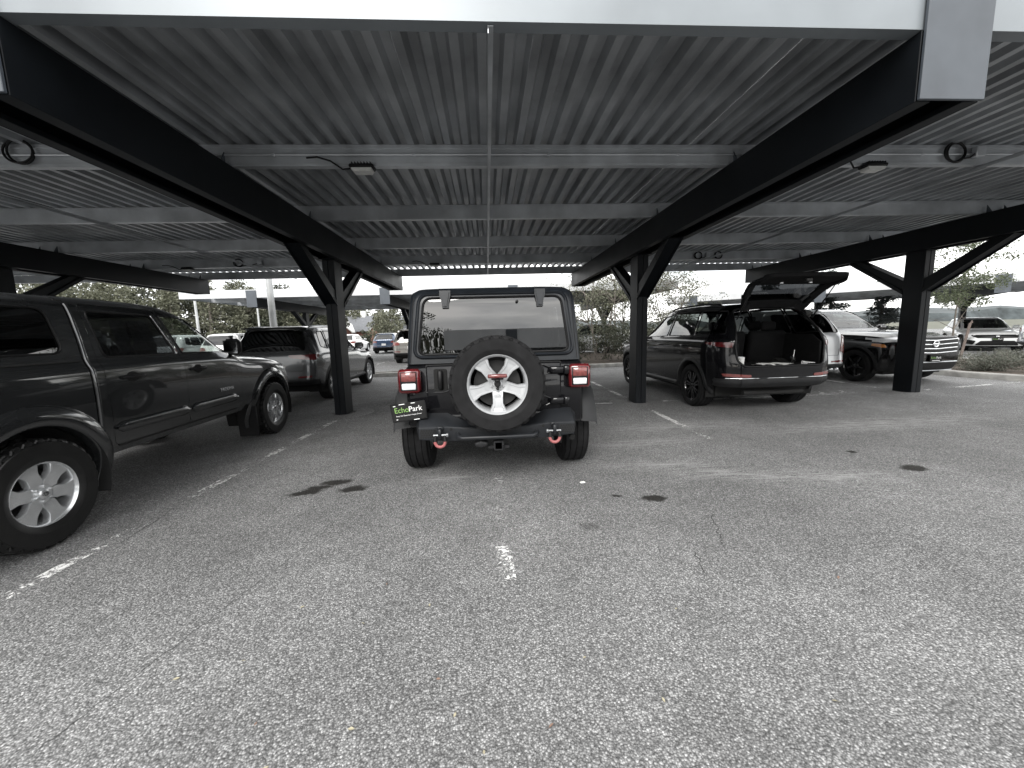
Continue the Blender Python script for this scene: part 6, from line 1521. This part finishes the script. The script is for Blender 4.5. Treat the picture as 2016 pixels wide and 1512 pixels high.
for k, (x, y, lab) in enumerate(((12.35, 9.0, 'low spreading shrub nearest the kerb corner, right of the black SUV grille'), (12.9, 7.9, 'low spreading shrub in the front row at the right picture edge'), (13.3, 9.5, 'low spreading shrub behind the kerb corner shrub'), (13.9, 8.5, 'low spreading shrub in the second row at the right edge'), (14.3, 9.9, 'low spreading shrub near the young tree'), (15.0, 9.0, 'low spreading shrub in the back row at the right edge'), (13.4, 6.6, 'low spreading shrub nearest the camera on the island'), (15.6, 10.4, 'low spreading shrub beside the leaning stake'), (12.5, 10.1, 'low spreading shrub right behind the black SUV bumper'))):
    juniper(x, y, 0.75, 0.34, 90+k, lab)
M['stake'] = mat('weathered_stake', (0.10, 0.078, 0.068), 0.85, var=0.3, vscale=20)
t = thing('marker_stake', (16.85, 12.9, 0), 'leaning reddish wooden stake in front of the white sedan', 'stake'); mb = MB(); mb.box((0, 0, 0.62), (0.09, 0.03, 1.3), 0.004, rot=('Y', 0.18)); mb.build('post', 'stake', t, 0)
mb = MB(); mb.prism([(0.12, 1.26), (0.21, 1.26), (0.17, 1.36)], 'y', -0.015, 0.015); mb.build('point', 'stake', t, 0)

# ------------------------------------------------------------------ litter on the asphalt
M['dry_leaf'] = mat('dry_leaf', (0.34, 0.31, 0.22), 0.8, var=0.35, vscale=60); M['brown_leaf'] = mat('brown_leaf', (0.20, 0.13, 0.10), 0.8, var=0.3, vscale=60)
lm = []
for v in range(2):
    mb = MB(); pts = [(0, -1), (0.35, -0.5), (0.5, 0.05), (0.3, 0.55), (0, 1), (-0.3, 0.5), (-0.48, 0), (-0.33, -0.55)]
    mb.add([(0, 0, 0.1)]+[(a, b, 0.10+0.28*abs(a)+0.12*b*(1 if v else -1)) for a, b in pts], [(0, i+1, (i+1) % 8+1) for i in range(8)]); mb.tube([(0, -1, 0.06), (0.05, -1.5, 0.12)], 0.04, 4)
    o = mb.build('fallen_leaf', 'dry_leaf' if v == 0 else 'brown_leaf', None, 0); lm.append(o)
spots = [(-1.02, 1.95, 0), (-0.66, 1.80, 0), (-1.12, 1.62, 0), (-0.54, 1.27, 0), (-0.17, 1.29, 0), (-0.06, 1.15, 0), (0.37, 1.50, 0), (-0.9, 1.32, 1), (-0.25, 1.45, 1), (-0.62, 2.10, 1), (0.62, 1.28, 0), (-0.78, 1.16, 0), (1.25, 1.22, 0), (0.18, 1.22, 1), (-1.35, 1.55, 0), (0.9, 1.75, 0), (1.9, 1.9, 1), (-0.35, 1.9, 0)]
used = set()
for k, (x, y, v) in enumerate(spots):
    o = lm[v] if v not in used else share(lm[v]); used.add(v); s_ = random.uniform(0.008, 0.013)
    o.location = (x, y, 0.002); o.scale = (s_, s_, s_); o.rotation_euler = (random.uniform(-.3, .3), random.uniform(-.3, .3), random.uniform(0, 6.28)); tag(o, 'small dry yellow leaf lying on the open asphalt in front' if v == 0 else 'small curled brown leaf lying on the open asphalt in front', 'leaf', 'yellow leaves on the asphalt' if v == 0 else 'brown leaves on the asphalt')
mb = MB(); mb.box((0, 0, 0.008), (0.05, 0.03, 0.012), 0.005); o = mb.build('paper_scrap', 'paper', None, 40); o.location = (0.83, 3.42, 0); o.rotation_euler = (0, 0, 0.3); tag(o, 'small white scrap on the asphalt right of the boxy vehicle', 'litter')
# asphalt collars where the posts come out of the ground
for k in range(3):
    mb = MB(); mb.lathe([(0.20, 0.0), (0.20, 0.012), (0.46, 0.008), (0.52, 0.0005)], 36, 'z'); o = mb.build('post_collar', 'asphalt', LOT, 60); o.location = (XA+S*k, 7.24, 0.001)
